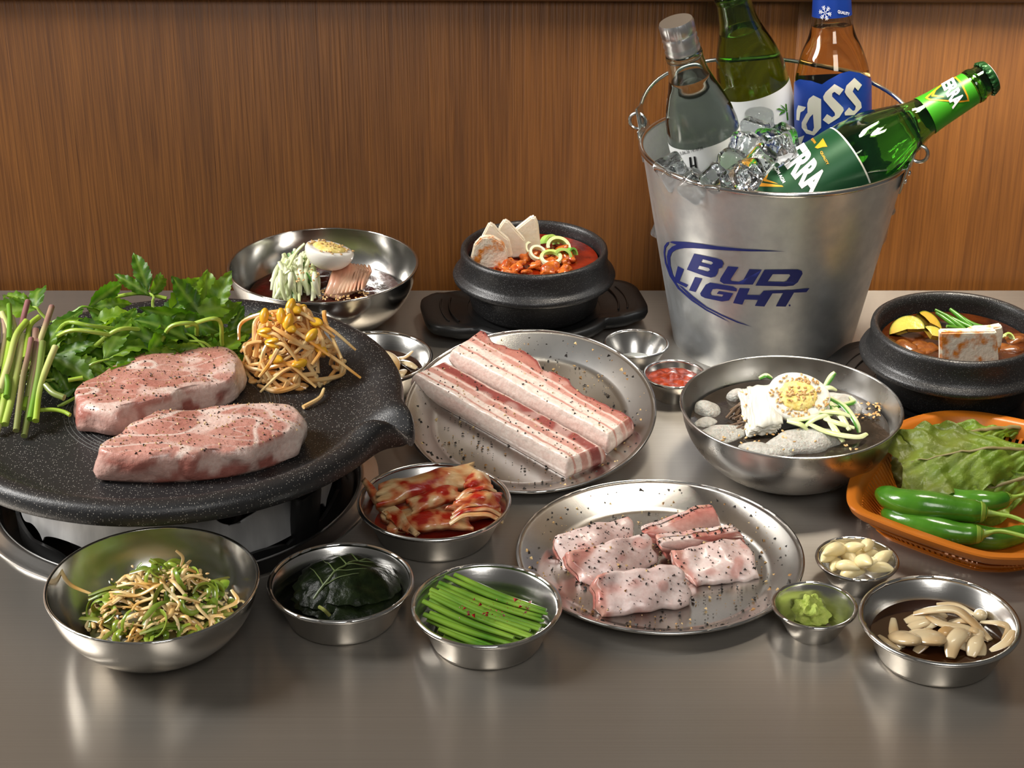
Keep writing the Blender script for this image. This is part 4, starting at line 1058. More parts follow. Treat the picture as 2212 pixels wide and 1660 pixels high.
BANDS2 = [(0, FAT), (.24, LEAN), (.30, FAT), (.48, FAT_P), (.54, LEAN), (.66, FAT_P), (.72, LEAN2), (.9, LEAN_D)]
belly(P1, [c7(430, 285), c7(672, 118), c7(1925, 850), c7(1735, 995)], .021, BANDS2, 5, 'long pork belly slab with a ragged meaty edge, farther from the kimchi dish', .9)
belly(P1, [c7(120, 480), c7(385, 372), c7(1690, 1085), c7(1395, 1195)], .021, BANDS1, 2, 'long pork belly slab with a smooth skin edge, beside the kimchi dish')
PLATE_PEP = (5, 5, 4, 3, 3, 2)
def plate_pepper(P, count, seed, label, rmax, lo=.0005, hi=.0019):
    rs = random.Random(seed); pts = []; r = P['r']
    for k in range(count):
        a = rs.uniform(0, 2 * PI); q = math.sqrt(rs.random()) * rmax
        rr = q * r; z = .001 if q < .77 else .001 + (P['h'] - .003) * (q - .78) / .18
        z = max(.0014, z + .0006); n = Vector((0, 0, 1)) if q < .77 else Vector((-math.cos(a) * .45, -math.sin(a) * .45, .9))
        pts.append((P['M'] @ Vector((rr * math.cos(a), rr * math.sin(a), z)), P['M'].to_3x3() @ n.normalized()))
    o = flakes(pts, lo, hi, seed=seed, weights=PLATE_PEP).make('cracked_pepper', PEPPER, smooth=False)
    put(o, label, 'pepper', kind='stuff')
plate_pepper(P1, 800, 6, 'cracked pepper scattered on the steel plate of pork belly', .93)
plate_pepper(P2, 800, 7, 'cracked pepper scattered on the steel plate of sliced pork cheek', .93)

# ---------------------------------------------------------------- pork cheek slices
def c8(x, y): return (1100 + x / 3.352, 1010 + y / 3.352)
CHEEK = MEAT('raw_pork_cheek', .32, .15, .0003)
def cheek(corners, thick, seed, label, lean_dir, lean_at, bulge=.002):
    """slice leaning on its neighbour: BL, BR, TR, TL of its broad face (photo crop pixels, height above the plate)"""
    BL, BR, TR, TL = [px(*c8(x, y), z) for x, y, z in corners]
    nrm = (BR - BL).cross(TL - BL).normalized(); nrm = nrm if nrm.z > 0 else -nrm
    c = (BL + BR + TR + TL) / 4; ax = (BR - BL).normalized(); ay = (TL - BL).normalized(); Lx, Ly = (BR - BL).length, (TL - BL).length
    nu, nv, nt = 54, 30, 6; v, f, cols = [], [], []
    def P(s, t, h):
        e = min(min(s, 1 - s) * Lx, min(t, 1 - t) * Ly); rr = .0032; k = 0 if e > rr else (rr - math.sqrt(max(0, rr * rr - (rr - e) ** 2)))
        s2 = .5 + (s - .5) * (1.06 + .15 * nz((t * 2.6, seed, 0), 1.3)); t2 = .5 + (t - .5) * (1.08 + .16 * nz((s * 3.4, seed, 4), 1.4))
        x_, y_ = s2 * 2 - 1, t2 * 2 - 1; s2 = .5 + .5 * x_ * math.sqrt(max(.2, 1 - .13 * y_ * y_)) ; t2 = .5 + .5 * y_ * math.sqrt(max(.2, 1 - .13 * x_ * x_)); p = BL.lerp(BR, s2).lerp(TL.lerp(TR, s2), t2)
        p = p + nrm * (bulge * math.sin(PI * s) * math.sin(PI * t) + .0030 * nz((p.x, p.y, p.z), 34, seed) + .0013 * nz((p.x, p.y, p.z), 85, seed) - (k if h > .5 else 0) - thick * (1 - h))
        return p + noise.noise_vector(p * 60 + Vector((seed, 0, 0))) * .0012
    def colr(p, s, t, h):
        w1 = nz(p, 38, seed); fib = nz((p.x * .8 + p.y * .2, p.y * .3, p.z * .3), 330, seed); q = (s - .5) * lean_dir[0] + (t - .5) * lean_dir[1]
        col = mix(srgb(234, 218, 212), srgb(220, 196, 190), .5 + 1.1 * w1)
        lean = sstep(0, .10, q - lean_at + .12 * nz(p, 30, seed + 1)); col = mix(col, mix(srgb(214, 160, 140), srgb(188, 118, 104), .5 + 1.3 * fib), lean * .85)
        col = mix(col, mix(srgb(214, 150, 136), srgb(190, 116, 106), .5 + fib), .55 * sstep(.22, .40, nz(p, 62, seed + 9)))
        if h < .8: col = mix(mix(srgb(206, 146, 132), srgb(186, 110, 100), .5 + fib), srgb(232, 212, 204), sstep(.12, .32, nz(p, 70, seed + 5)))
        return col
    idx = {}
    for i in range(nu + 1):
        for j in range(nv + 1):
            p = P(i / nu, j / nv, 1); idx[(i, j)] = len(v); v.append(p); cols.append(colr(p, i / nu, j / nv, 1))
    for i in range(nu):
        for j in range(nv): f.append([idx[(i, j)], idx[(i + 1, j)], idx[(i + 1, j + 1)], idx[(i, j + 1)]])
    per = [(i, 0) for i in range(nu)] + [(nu, j) for j in range(nv)] + [(i, nv) for i in range(nu, 0, -1)] + [(0, j) for j in range(nv, 0, -1)]
    prev = [idx[q] for q in per]; n = len(per)
    for h in [1 - (k + 1) / nt for k in range(nt)]:
        cur = []
        for (i, j) in per: p = P(i / nu, j / nv, h); p.z = max(p.z, .0012); cur.append(len(v)); v.append(p); cols.append(colr(p, i / nu, j / nv, h))
        for k in range(n): f.append([prev[k], cur[k], cur[(k + 1) % n], prev[(k + 1) % n]])
        prev = cur
    f.append(prev)
    bm = bmesh.new(); bv = [bm.verts.new(p) for p in v]
    for q in f: bm.faces.new([bv[a] for a in q])
    bmesh.ops.recalc_face_normals(bm, faces=bm.faces[:]); bm.verts.index_update(); f = [[a.index for a in q.verts] for q in bm.faces]; bm.free()
    t_ = thing('pork_cheek_slice', label, 'pork', (c.x, c.y, .0012))
    o = make('meat', v, f, CHEEK, t_, cols=cols, sharp=None)
    q = flakes(scatter(o, 120, .45, seed), .0004, .0015, seed=seed, weights=(6, 6, 5, 2, 1, 1)).make('pepper', PEPPER, t_, smooth=False); q['kind'] = 'stuff'
cheek([(440, 735, .004), (930, 560, .004), (880, 345, .017), (330, 490, .017)], .011, 1, 'folded pork cheek slice with a red tip, far end of the row of three', (1, .3), .42)
cheek([(1040, 500, .004), (1520, 440, .004), (1440, 245, .016), (960, 425, .016)], .010, 2, 'pork cheek slice with a narrow red tip, far end of the shorter pile', (.9, .5), .34)
cheek([(600, 850, .004), (1090, 680, .005), (1000, 465, .022), (420, 610, .022)], .013, 3, 'folded pork cheek slice in the middle of the row of three', (-1, .5), .36)
cheek([(1120, 600, .004), (1640, 490, .004), (1590, 385, .021), (1060, 490, .021)], .012, 4, 'pork cheek slice with a dark red end, middle of the shorter pile', (-1, 0), .40)
cheek([(1330, 850, .004), (1850, 790, .004), (1700, 500, .018), (1160, 600, .020)], .011, 5, 'broad flat pork cheek slice with red fibres along one edge', (-1, 0), .34, .002)
cheek([(690, 1085, .004), (1320, 985, .004), (1245, 700, .026), (620, 765, .026)], .014, 6, 'thick folded pork cheek slice hanging towards the plate rim', (-1, 0), .34, .002)
# ---------------------------------------------------------------- shared food shapes
def disc(c, r, z, n=64, rings=14, amp=0.0, freq=60, seed=0, hump=0.0, colfn=None, squash=1.0):
    """top of a soup or sauce: a closed shallow body with a relief"""
    v, f, cols = [], [], []
    for k in range(rings + 1):
        q = k / rings
        for i in range(n):
            a = 2 * PI * i / n; p = Vector((c.x + r * q * math.cos(a), c.y + r * q * squash * math.sin(a), z))
            p.z += amp * nz((p.x, p.y, 0), freq, seed) * (1 - q ** 6) + hump * (1 - q * q)
            v.append(p); cols.append(colfn(p, q) if colfn else (1, 1, 1))
    for k in range(rings):
        for i in range(n): j = (i + 1) % n; f.append([k * n + i, (k + 1) * n + i, (k + 1) * n + j, k * n + j])
    b0 = len(v)
    for i in range(n):
        a = 2 * PI * i / n; v.append(Vector((c.x + r * .9 * math.cos(a), c.y + r * .9 * squash * math.sin(a), z - .004))); cols.append(cols[rings * n + i])
    for i in range(n): j = (i + 1) % n; f.append([rings * n + i, b0 + i, b0 + j, rings * n + j])
    f.append([b0 + i for i in range(n)][::-1])
    return v, f, cols
def sheet(corners, nu=28, nv=14, thick=.0018, bulge=0.0, wave=0.0, wf=60, seed=0, colfn=None, ragged=0.0):
    """bent sheet with thickness between four corners A B C D (A-B one edge, D-C the other)"""
    A, B, Cc, Dd = [Vector(p) for p in corners]; nrm = (B - A).cross(Dd - A).normalized()
    if nrm.z < 0: nrm = -nrm
    P = []
    for i in range(nu + 1):
        s = i / nu
        for j in range(nv + 1):
            t = j / nv; s2 = s
            e = 1 + ragged * nz((t * 3, s * 3, seed), 2.1) if ragged else 1
            p = (A.lerp(B, .5 + (s - .5) * e)).lerp(Dd.lerp(Cc, .5 + (s - .5) * e), .5 + (t - .5) * (1 + (ragged * nz((s * 4, seed, 1), 1.7) if ragged else 0)))
            p = p + nrm * (bulge * math.sin(PI * s) * math.sin(PI * t) ** .6 + wave * nz((p.x, p.y, seed * .1), wf, seed)); P.append(p)
    N = len(P); v = [p + nrm * thick / 2 for p in P] + [p - nrm * thick / 2 for p in P]; f = []
    for i in range(nu):
        for j in range(nv):
            a = i * (nv + 1) + j; q = [a, a + nv + 1, a + nv + 2, a + 1]; f.append(q); f.append([x + N for x in q][::-1])
    per = [i * (nv + 1) for i in range(nu)] + [nu * (nv + 1) + j for j in range(nv)] + [i * (nv + 1) + nv for i in range(nu, 0, -1)] + [j for j in range(nv, 0, -1)]
    for k in range(len(per)): a, b2 = per[k], per[(k + 1) % len(per)]; f.append([a, a + N, b2 + N, b2])
    cols = [colfn(p) if colfn else (1, 1, 1) for p in v]
    bm = bmesh.new(); bv = [bm.verts.new(p) for p in v]
    for q in f:
        try: bm.faces.new([bv[i] for i in q])
        except ValueError: pass
    bmesh.ops.recalc_face_normals(bm, faces=bm.faces[:]); bm.verts.index_update(); f = [[a.index for a in q.verts] for q in bm.faces]; bm.free()
    return v, f, cols
def extrude_px(poly, Y, th, z=None):
    """upright slab: outline in photo pixels on the plane Y, thickness th to the back"""
    fr_ = [pxY(u, v, Y) for u, v in poly]; n = len(fr_); v = fr_ + [p + Vector((0, th, 0)) for p in fr_]
    bm = bmesh.new(); bv = [bm.verts.new(p) for p in v]
    bm.faces.new(bv[:n]); bm.faces.new(bv[n:][::-1])
    for i in range(n): bm.faces.new([bv[i], bv[(i + 1) % n], bv[n + (i + 1) % n], bv[n + i]])
    bmesh.ops.recalc_face_normals(bm, faces=bm.faces[:]); bmesh.ops.bevel(bm, geom=bm.edges[:], offset=.0012, segments=2, affect='EDGES')
    bmesh.ops.triangulate(bm, faces=[q for q in bm.faces if len(q.verts) > 4]); bmesh.ops.subdivide_edges(bm, edges=[e for e in bm.edges if e.calc_length() > .006], cuts=2, use_grid_fill=False)
    bmesh.ops.triangulate(bm, faces=bm.faces[:]); bm.verts.index_update(); v = [x.co.copy() for x in bm.verts]; f = [[a.index for a in q.verts] for q in bm.faces]; bm.free()
    return v, f
EGG_WHITE = mat('egg_white', srgb(240, 236, 226), .28, sss=.25, sss_r=(.006, .004, .003), coat=.3)
YOLK = mat('egg_yolk', srgb(232, 204, 104), .7, col2=srgb(244, 226, 150), scale=300, bump=.0012, bscale=220)
def egg(M, label, nseed, L_=.026, Wd=.020, wd2=.018):
    t = thing('boiled_egg_half', label, 'egg', mat=M)
    v, f, n = [], [], 40; rows = []
    def rr(a): return 1 + .10 * math.cos(a)                       # blunt and pointed end
    prof = [(0.60, 0.0), (.86, 0.0003), (.965, -.0002), (1.0, -.0018)] + [(math.cos(b_), -.0018 - (Wd - .002) * math.sin(b_)) for b_ in [i * PI / 2 / 9 for i in range(1, 9)]]
    v.append(Vector((0, 0, -.001)))
    for s, z in prof:
        row = []
        for i in range(n):
            a = 2 * PI * i / n; row.append(len(v)); v.append(Vector((L_ * s * math.cos(a), Wd * s * math.sin(a) * (1 - .12 * math.cos(a)), z)))
        rows.append(row)
    v.append(Vector((0, 0, -Wd)))
    for i in range(n):
        j = (i + 1) % n; f.append([0, rows[0][i], rows[0][j]])
        for A, B in zip(rows, rows[1:]): f.append([A[i], B[i], B[j], A[j]])
        f.append([rows[-1][i], len(v) - 1, rows[-1][j]])
    make('egg_white', v, f, EGG_WHITE, t, local=True, sharp=60)
    yv, yf = blob(.0158, .0136, .0030, 28, 12, Mt(-.001, 0, .0002), .0012, 320, nseed)
    y = make('yolk', yv, yf, YOLK, t, local=True)
    if nseed >= 0:
        pts = []
        for k in range(nseed):
            a, q = rnd(0, 2 * PI), rnd(0, 1) ** .6; x, yy = L_ * .95 * q * math.cos(a), Wd * .9 * q * math.sin(a)
            z = .0028 if q < .5 else .0006
            pts.append((M @ Vector((x, yy, z)), (M.to_3x3() @ Vector((0, 0, 1))).normalized()))
        s = seeds(pts, .0016, nseed).make('sesame', SESAME, t); s['kind'] = 'stuff'
    return t
CUKE = mat('cucumber_strip', (1, 1, 1), .3, attr=True, sss=.2, sss_r=(.004, .004, .002), coat=.3)
def strip(name, pts, w, label, cat, group, m, c1, c2, flat=.45, tip=None, n=14, seg=8):
    pts = spline(pts, n); cols = []
    for i, p in enumerate(pts):
        for k in range(seg):
            c = mix(c1, c2, .5 + .9 * noise.noise(p * 70))
            if tip and k in (0, seg - 1, 1): c = tip
            cols.append(c)
    o = make(name, *tube(pts, [w * (.6 + .4 * math.sin(PI * min(1, (i + 1) / n * 1.0))) for i in range(n)], seg, flat=flat), m, cols=cols, sharp=60)
    return put(o, label, cat, group)

# ---------------------------------------------------------------- kimchi stew
random.seed(41)
def soup(P, drop, m, label, name, colfn=None, amp=.0006):
    c = P['c']; z = P['rim'] - drop; v, f, cl = disc(c, .0608 * P['s'], z, 80, 16, amp, 70, 3, colfn=colfn)
    return put(make(name, v, f, m, cols=cl if colfn else None), label, 'soup'), z
RED_SOUP = mat('red_stew', srgb(78, 12, 4), .14, col2=srgb(128, 34, 8), scale=60, bump=.0006, bscale=120, spec=.35)
SZ1 = POT1['rim'] - .012
soup(POT1, .012, RED_SOUP, 'red oily kimchi stew broth filling the black clay pot', 'stew_broth')
TOFU = mat('tofu', srgb(232, 218, 194), .5, col2=srgb(240, 230, 212), scale=160, sss=.2, sss_r=(.004, .003, .002), bump=.0003, bscale=300)
def tofu_stained():
    m = mat('stained_tofu', srgb(234, 222, 200), .42, col2=srgb(214, 132, 52), scale=85, ramp=(.49, .62), sss=.12, sss_r=(.004, .003, .002), bump=.0006, bscale=300); return m
TOFU_S = tofu_stained()
Y0 = px(1060, 578, SZ1).y
for poly, dy, lb in (([(1014, 566), (1024, 530), (1040, 514), (1062, 512), (1086, 526), (1096, 545), (1098, 588), (1050, 584)], 0, 'tofu triangle splashed with red broth, front of the fan'), ([(1020, 560), (1040, 515), (1056, 484), (1066, 487), (1078, 502), (1100, 520), (1108, 550), (1060, 560)], .010, 'tofu triangle second in the fan in the kimchi stew'),
                     ([(1072, 520), (1078, 492), (1089, 477), (1098, 480), (1114, 498), (1134, 520), (1138, 548), (1106, 552)], .020, 'tofu triangle third in the fan in the kimchi stew'), ([(1110, 500), (1130, 484), (1148, 470), (1156, 470), (1163, 486), (1168, 535), (1138, 545)], .030, 'tofu triangle at the far end of the fan against the pot wall')):
    low = [(u, v + 6 if v > 545 else v) for u, v in poly]
    o = make('tofu_triangle', *extrude_px(low, Y0 + dy, .0075), TOFU_S if dy == 0 else TOFU, sharp=50); put(o, lb, 'tofu', 'tofu fan in the kimchi stew')
CHUNK = mat('stewed_kimchi', srgb(206, 110, 34), .28, col2=srgb(150, 44, 14), scale=140, bump=.0016, bscale=150, coat=.4)
for k in range(30):
    u, v = rnd(1078, 1235), rnd(545, 590)
    p = px(u, v, SZ1 + .001)
    if math.hypot(p.x - POT1['c'].x, p.y - POT1['c'].y) > .056: continue
    M = Mt(p.x, p.y, p.z, rnd(-.5, .5), rnd(-.5, .5), rnd(0, 6)); o = make('kimchi_chunk', *blob(rnd(.006, .011), rnd(.004, .007), rnd(.002, .0045), 18, 12, M, .0075, 150, k), CHUNK)
    put(o, 'stewed orange kimchi piece floating in the kimchi stew', 'kimchi', 'kimchi pieces in the stew')
SCAL = mat('scallion', (1, 1, 1), .35, attr=True, sss=.15, coat=.2)
def scallion_ring(u, v, z, r, h, nrm, c1, c2, label, arc=2 * PI, group='scallion slices in the kimchi stew'):
    M = frame_at(px(u, v, z), nrm); n = 30; vv, ff, cc = [], [], []
    for i in range(n + 1):
        a = arc * i / n
        for (q, zz) in ((r, 0), (r, h), (r * .72, h), (r * .72, 0)): vv.append(M @ Vector((q * math.cos(a), q * math.sin(a), zz))); cc.append(mix(c1, c2, .5 + .5 * math.sin(a)))
    for i in range(n):
        for k in range(4): l = (k + 1) % 4; ff.append([i * 4 + k, (i + 1) * 4 + k, (i + 1) * 4 + l, i * 4 + l])
    ff.append([0, 1, 2, 3][::-1]); ff.append([n * 4 + k for k in range(4)])
    put(make('scallion_slice', vv, ff, SCAL, cols=cc, sharp=40), label, 'scallion', group)
GW, GG, GL = srgb(232, 232, 196), srgb(96, 160, 62), srgb(176, 206, 104)
scallion_ring(1204, 540, SZ1 + .002, .0120, .006, (.2, -.6, .9), GW, GL, 'pale scallion arch standing in the kimchi stew', 3.4)
scallion_ring(1182, 528, SZ1 + .002, .009, .008, (.6, -.7, .4), GG, GL, 'green scallion piece behind the pale arch in the kimchi stew', 3.2)
scallion_ring(1213, 556, SZ1 + .002, .009, .010, (.1, -.9, .35), GG, GL, 'bright green scallion slice in front of the pale arch', 2.6)
scallion_ring(1190, 561, SZ1 + .004, .0105, .004, (0, -.3, 1), GW, GL, 'pale flat scallion ring on the kimchi pieces')
scallion_ring(1160, 550, SZ1 + .005, .0085, .004, (.3, -.5, .9), GW, GW, 'white scallion slice next to the tofu fan')
scallion_ring(1146, 540, SZ1 + .006, .0075, .004, (.5, -.6, .8), GW, GW, 'white scallion slice leaning on the tofu fan', 4)
scallion_ring(1230, 551, SZ1 + .004, .007, .005, (.8, -.6, .3), GL, GG, 'small yellow green scallion slice by the broth edge', 3)

# ---------------------------------------------------------------- soybean stew
BROWN_SOUP = mat('brown_stew', srgb(40, 16, 5), .12, col2=srgb(74, 34, 10), scale=60, bump=.0005, bscale=110, spec=.35)
SZ2 = POT2['rim'] - .017
soup(POT2, .017, BROWN_SOUP, 'dark brown soybean stew broth filling the black clay pot', 'stew_broth')
Y2 = px(2095, 790, SZ2).y
o = make('tofu_block', *extrude_px([(2031, 719), (2153, 717), (2158, 780), (2155, 800), (2032, 800)], Y2 + .004, .009), TOFU_S, sharp=50); put(o, 'square tofu slice standing at the front of the soybean stew', 'tofu', 'tofu slices in the soybean stew')
o = make('tofu_block', *extrude_px([(2070, 728), (2105, 712), (2140, 711), (2165, 706), (2168, 722), (2160, 765), (2070, 765)], Y2 + .016, .009), TOFU_S, sharp=50); put(o, 'tofu slice tucked behind the square one in the soybean stew', 'tofu', 'tofu slices in the soybean stew')
ZUC = mat('stewed_zucchini', (1, 1, 1), .3, attr=True, bump=.0006, bscale=200, coat=.4)
def zucchini(u, v, r, nrm, label, arc=PI):
    M = frame_at(px(u, v, SZ2 + .002), nrm, (1, 0, 0)); n = 24; out = [(r * math.cos(arc * i / n), r * math.sin(arc * i / n)) for i in range(n + 1)]
    v_, f_ = [], []
    cols = []
    for zz in (0, .006):
        v_.append(M @ Vector((0, r * .12, zz))); cols.append(srgb(196, 160, 62))
        for q, c in ((.55, srgb(204, 166, 66)), (.90, srgb(190, 158, 58)), (1.0, srgb(86, 110, 30))):
            for (x, y) in out: v_.append(M @ Vector((x * q, y * q, zz + (.0006 if q < .9 else -.0008 * (zz > 0))))); cols.append(c)
    k = n + 1; h = 1 + 3 * k
    for s in (0, 1):
        b0 = s * h
        for i in range(n):
            t3 = [b0, b0 + 1 + i, b0 + 2 + i]; f_.append(t3 if s else t3[::-1])
            for q in (0, 1): q4 = [b0 + 1 + q * k + i, b0 + 1 + (q + 1) * k + i, b0 + 1 + (q + 1) * k + i + 1, b0 + 1 + q * k + i + 1]; f_.append(q4 if s else q4[::-1])
    for i in range(n): a = 1 + 2 * k + i; f_.append([a, a + 1, a + 1 + h, a + h])
    f_.append([0, 1, 1 + k, 1 + 2 * k, 1 + 2 * k + h, 1 + k + h, 1 + h, h])
    put(make('zucchini_slice', v_, f_, ZUC, cols=cols, sharp=40), label, 'zucchini', 'zucchini slices in the soybean stew')
zucchini(1962, 722, .0155, (-.35, -.55, .75), 'large half moon zucchini slice by the pot wall in the soybean stew')
zucchini(2000, 708, .014, (.5, -.45, .75), 'zucchini slice showing its green rind behind the large half moon', 2.4)
zucchini(2010, 736, .012, (.1, -.5, .85), 'small zucchini slice next to the square tofu', 2.0)
for k, (u, v) in enumerate([(1960, 752), (1985, 752), (2005, 756), (2180, 755), (2195, 735), (1975, 765)]):
    p = px(u, v, SZ2 - .001); put(make('stew_chunk', *blob(.013, .008, .004, 16, 10, Mt(p.x, p.y, p.z, 0, 0, rnd(0, 3)), .004, 110, k + 50), mat('stewed_beef', srgb(128, 74, 28), .3, col2=srgb(84, 40, 14), scale=120, bump=.001, coat=.4) if k == 0 else bpy.data.materials['stewed_beef']), 'brown stewed piece floating in the soybean stew', 'stew piece', 'brown pieces in the soybean stew')
scallion_ring(2175, 735, SZ2 + .002, .006, .004, (.5, -.6, .7), GW, GL, 'pale scallion bit beside the tofu in the soybean stew', 3, 'scallion bits in the soybean stew')
CHIVE = mat('chive', (1, 1, 1), .32, attr=True, coat=.2, sss=.08)
CG1, CG2 = srgb(66, 112, 26), srgb(124, 158, 52)
for P in ([(2052, 668, .012), (2100, 706, .003)], [(2020, 670, .01), (2080, 700, .004), (2110, 712, .002)], [(2045, 682, .01), (2075, 705, .004), (2090, 716, .001)], [(2032, 682, .009), (2060, 702, .004), (2080, 714, 0)], [(2062, 676, .010), (2100, 700, .004), (2140, 710, .001)], [(2045, 705, .008), (2075, 712, .004), (2085, 720, .001)], [(2022, 676, .008), (2050, 694, .004), (2070, 706, .001)]):
    strip('chive_stalk', [px(u, v, SZ2 + z) for u, v, z in P], .0021, 'green chive stalk lying on the soybean stew', 'chive', 'chives in the soybean stew', CHIVE, CG1, srgb(78, 140, 40), 1.0)

# ---------------------------------------------------------------- cold noodle soup
random.seed(52)
Bm = D['mul']; BROTH = mat('cold_broth', srgb(44, 38, 32), .06, col2=srgb(60, 52, 44), scale=30, bump=.0003, bscale=90, coat=.2)
BZ = .043
v, f, cl = disc(Bm['c'], Bm['r'] * .895, BZ, 90, 12, .0003, 40, 2); put(make('cold_broth', v, f, BROTH), 'dark clear broth of the cold buckwheat noodle soup', 'soup')
SLUSH = mat('slush_ice', srgb(214, 212, 204), .35, col2=srgb(186, 184, 176), scale=300, trans=.15, sss=.2, bump=.0016, bscale=520, ior=1.31)
for k, (u, v, a, b2, h, lb) in enumerate([(1735, 958, .034, .017, .010, 'large pale slush ice mound in front of the egg in the cold noodles'), (1655, 975, .022, .009, .006, 'low slush ice bank at the front rim of the cold noodle bowl'), (1530, 888, .0115, .010, .007, 'round grey ice lump near the rim of the cold noodle bowl'), (1815, 880, .016, .022, .008, 'smooth slush ice slab beside the cucumber in the cold noodles'), (1560, 940, .022, .014, .005, 'broken slush ice beside the radish slices in the cold noodles'), (1590, 860, .007, .006, .006, 'small ice lump behind the radish slices in the cold noodles'), (1525, 915, .012, .006, .003, 'thin ice bit floating under the round grey lump')]):
    p = px(u, v, BZ); put(make('slush_ice', *blob(a, b2, h, 30, 14, Mt(p.x, p.y, p.z, 0, 0, rnd(-.3, .3)), .004, 70, k + 3), SLUSH), lb, 'ice')
NOOD = mat('buckwheat_noodle', srgb(122, 100, 82), .3, col2=srgb(96, 78, 62), scale=90, coat=.4)
for k in range(22):
    a = k * .9; c = px(1615 + rnd(-18, 14), 900 + rnd(-20, 22), BZ + .001)
    pts = [c + Vector((rnd(-.014, -.006), rnd(-.016, .0), rnd(-.001, .003))), c + Vector((rnd(-.004, .004), rnd(-.004, .004), rnd(.002, .009))), c + Vector((rnd(.004, .016), rnd(.004, .02), rnd(-.001, .004)))]
    put(make('noodle', *tube(spline(pts, 12), .0009, 6), NOOD), 'thin grey brown buckwheat noodle in the icy broth', 'noodle', 'noodles in the cold soup')
RAD = mat('pickled_radish', srgb(232, 228, 214), .25, col2=srgb(218, 214, 198), scale=50, stretch=(6, 1, 1), sss=.3, sss_r=(.006, .005, .004), coat=.1, bump=.0003, bscale=160)
for k in range(6):
    d = k * .0016; z0 = BZ
    A, B, Cc, Dd = px(1594 + k * 5, 846 - k * 2, z0 + .012 + d), px(1668 + k * 3, 835 - k, z0 + .018 + d), px(1676 + k * 3, 935 - k * 4, z0 + .004 + d), px(1612 + k * 4, 944 - k * 4, z0 + .002 + d)
    v, f, cl = sheet((A, B, Cc, Dd), 24, 18, .0016, .006, .0007, 45, k, None, .08); put(make('radish_slice', v, f, RAD, sharp=None), 'white pickled radish slice layered beside the egg in cold noodles', 'radish', 'radish slices in the cold noodle soup')
ce = px(1727, 855, BZ + .026)
egg(frame_at(ce, (.10, -.62, .80), (1, .05, 0)), 'boiled egg half sprinkled with sesame on the cold noodle soup', 150, .0262, .0215)
CW, CYG, CT = srgb(226, 232, 190), srgb(206, 220, 150), srgb(70, 130, 40)
cu_paths = [[(1790, 860, .016), (1800, 890, .014), (1760, 905, .014), (1735, 925, .010)], [(1700, 908, .012), (1740, 905, .014), (1790, 895, .014)], [(1745, 915, .012), (1790, 935, .010), (1850, 945, .007), (1872, 938, .005)], [(1790, 858, .018), (1825, 880, .016), (1850, 915, .010), (1856, 935, .004)], [(1795, 870, .016), (1820, 905, .013), (1835, 930, .008)], [(1785, 898, .014), (1805, 930, .009), (1822, 955, .004)], [(1782, 835, .02), (1795, 815, .026), (1804, 805, .030)], [(1775, 842, .02), (1792, 838, .020), (1806, 843, .017)], [(1780, 905, .013), (1810, 915, .012), (1845, 925, .008)], [(1640, 818, .014), (1655, 812, .016), (1668, 818, .014)], [(1700, 910, .014), (1730, 918, .012), (1745, 930, .008)], [(1770, 890, .016), (1812, 892, .016), (1848, 905, .011)], [(1800, 880, .016), (1842, 870, .012), (1838, 858, .01)]]
for k, P in enumerate(cu_paths):
    strip('cucumber_strip', [px(u, v, BZ + z) for u, v, z in P], .0030, 'pale green cucumber strip beside the egg in cold noodles', 'cucumber', 'cucumber strips on the cold noodle soup', CUKE, CW, CYG, .6, CT if k % 3 == 0 else None)
pts = []
for k in range(150):
    u, v = (rnd(1600, 1680), rnd(840, 930)) if k < 60 else ((rnd(1835, 1900), rnd(870, 905)) if k < 105 else (rnd(1550, 1850), rnd(930, 975)))
    zz = (.018 - (v - 840) / 90 * .012) if k < 60 else .002 if k < 105 else .0075 if 1690 < u < 1790 else .003
    pts.append((px(u, v, BZ + zz), Vector((0, -.3, 1)).normalized()))
put(seeds(pts, .0015, 8).make('sesame_seeds', SESAME), 'toasted sesame seeds strewn over the cold noodle soup', 'sesame', kind='stuff')

# ---------------------------------------------------------------- spicy noodles
random.seed(63)
Bb = D['bibim']; BBZ = .034
def bcol(p, q): return mix(srgb(84, 14, 8), srgb(44, 20, 12), .5 + 1.2 * nz(p, 60, 2))
SPICY = mat('spicy_sauce', (1, 1, 1), .25, attr=True, col2=(.7, .6, .6), scale=200, bump=.0025, bscale=230, coat=.2)
v, f, cl = disc(Bb['c'], Bb['r'] * .80, BBZ, 80, 20, .004, 120, 4, .006, bcol); put(make('spicy_noodles', v, f, SPICY, cols=cl), 'dark red sauced buckwheat noodles heaped in the shiny bowl', 'noodles')
for k in range(10):
    d = k * .0035; 
    A, B, Cc, Dd = px(700 + k * 9, 640 - k * 1.5, BBZ + .006 + d * .3), px(724 + k * 8.0, 565 + k * .8, BBZ + .030 - d * .02), px(748 + k * 6.0, 570 + k * 1.8, BBZ + .028), px(735 + k * 5.2, 648 - k * 2.2, BBZ + .004)
    v, f, cl = sheet((A, B, Cc, Dd), 16, 10, .0016, .003, .0008, 70, k, lambda p: mix(srgb(226, 190, 160), srgb(206, 140, 112), .5 + nz(p, 60, 1))); o = make('radish_slice', v, f, mat('pink_radish', (1, 1, 1), .28, attr=True, sss=.2, coat=.3) if k == 0 else bpy.data.materials['pink_radish'], cols=cl, sharp=None); put(o, 'pink marinated radish slice fanned under the egg', 'radish', 'radish fan on the spicy noodles')
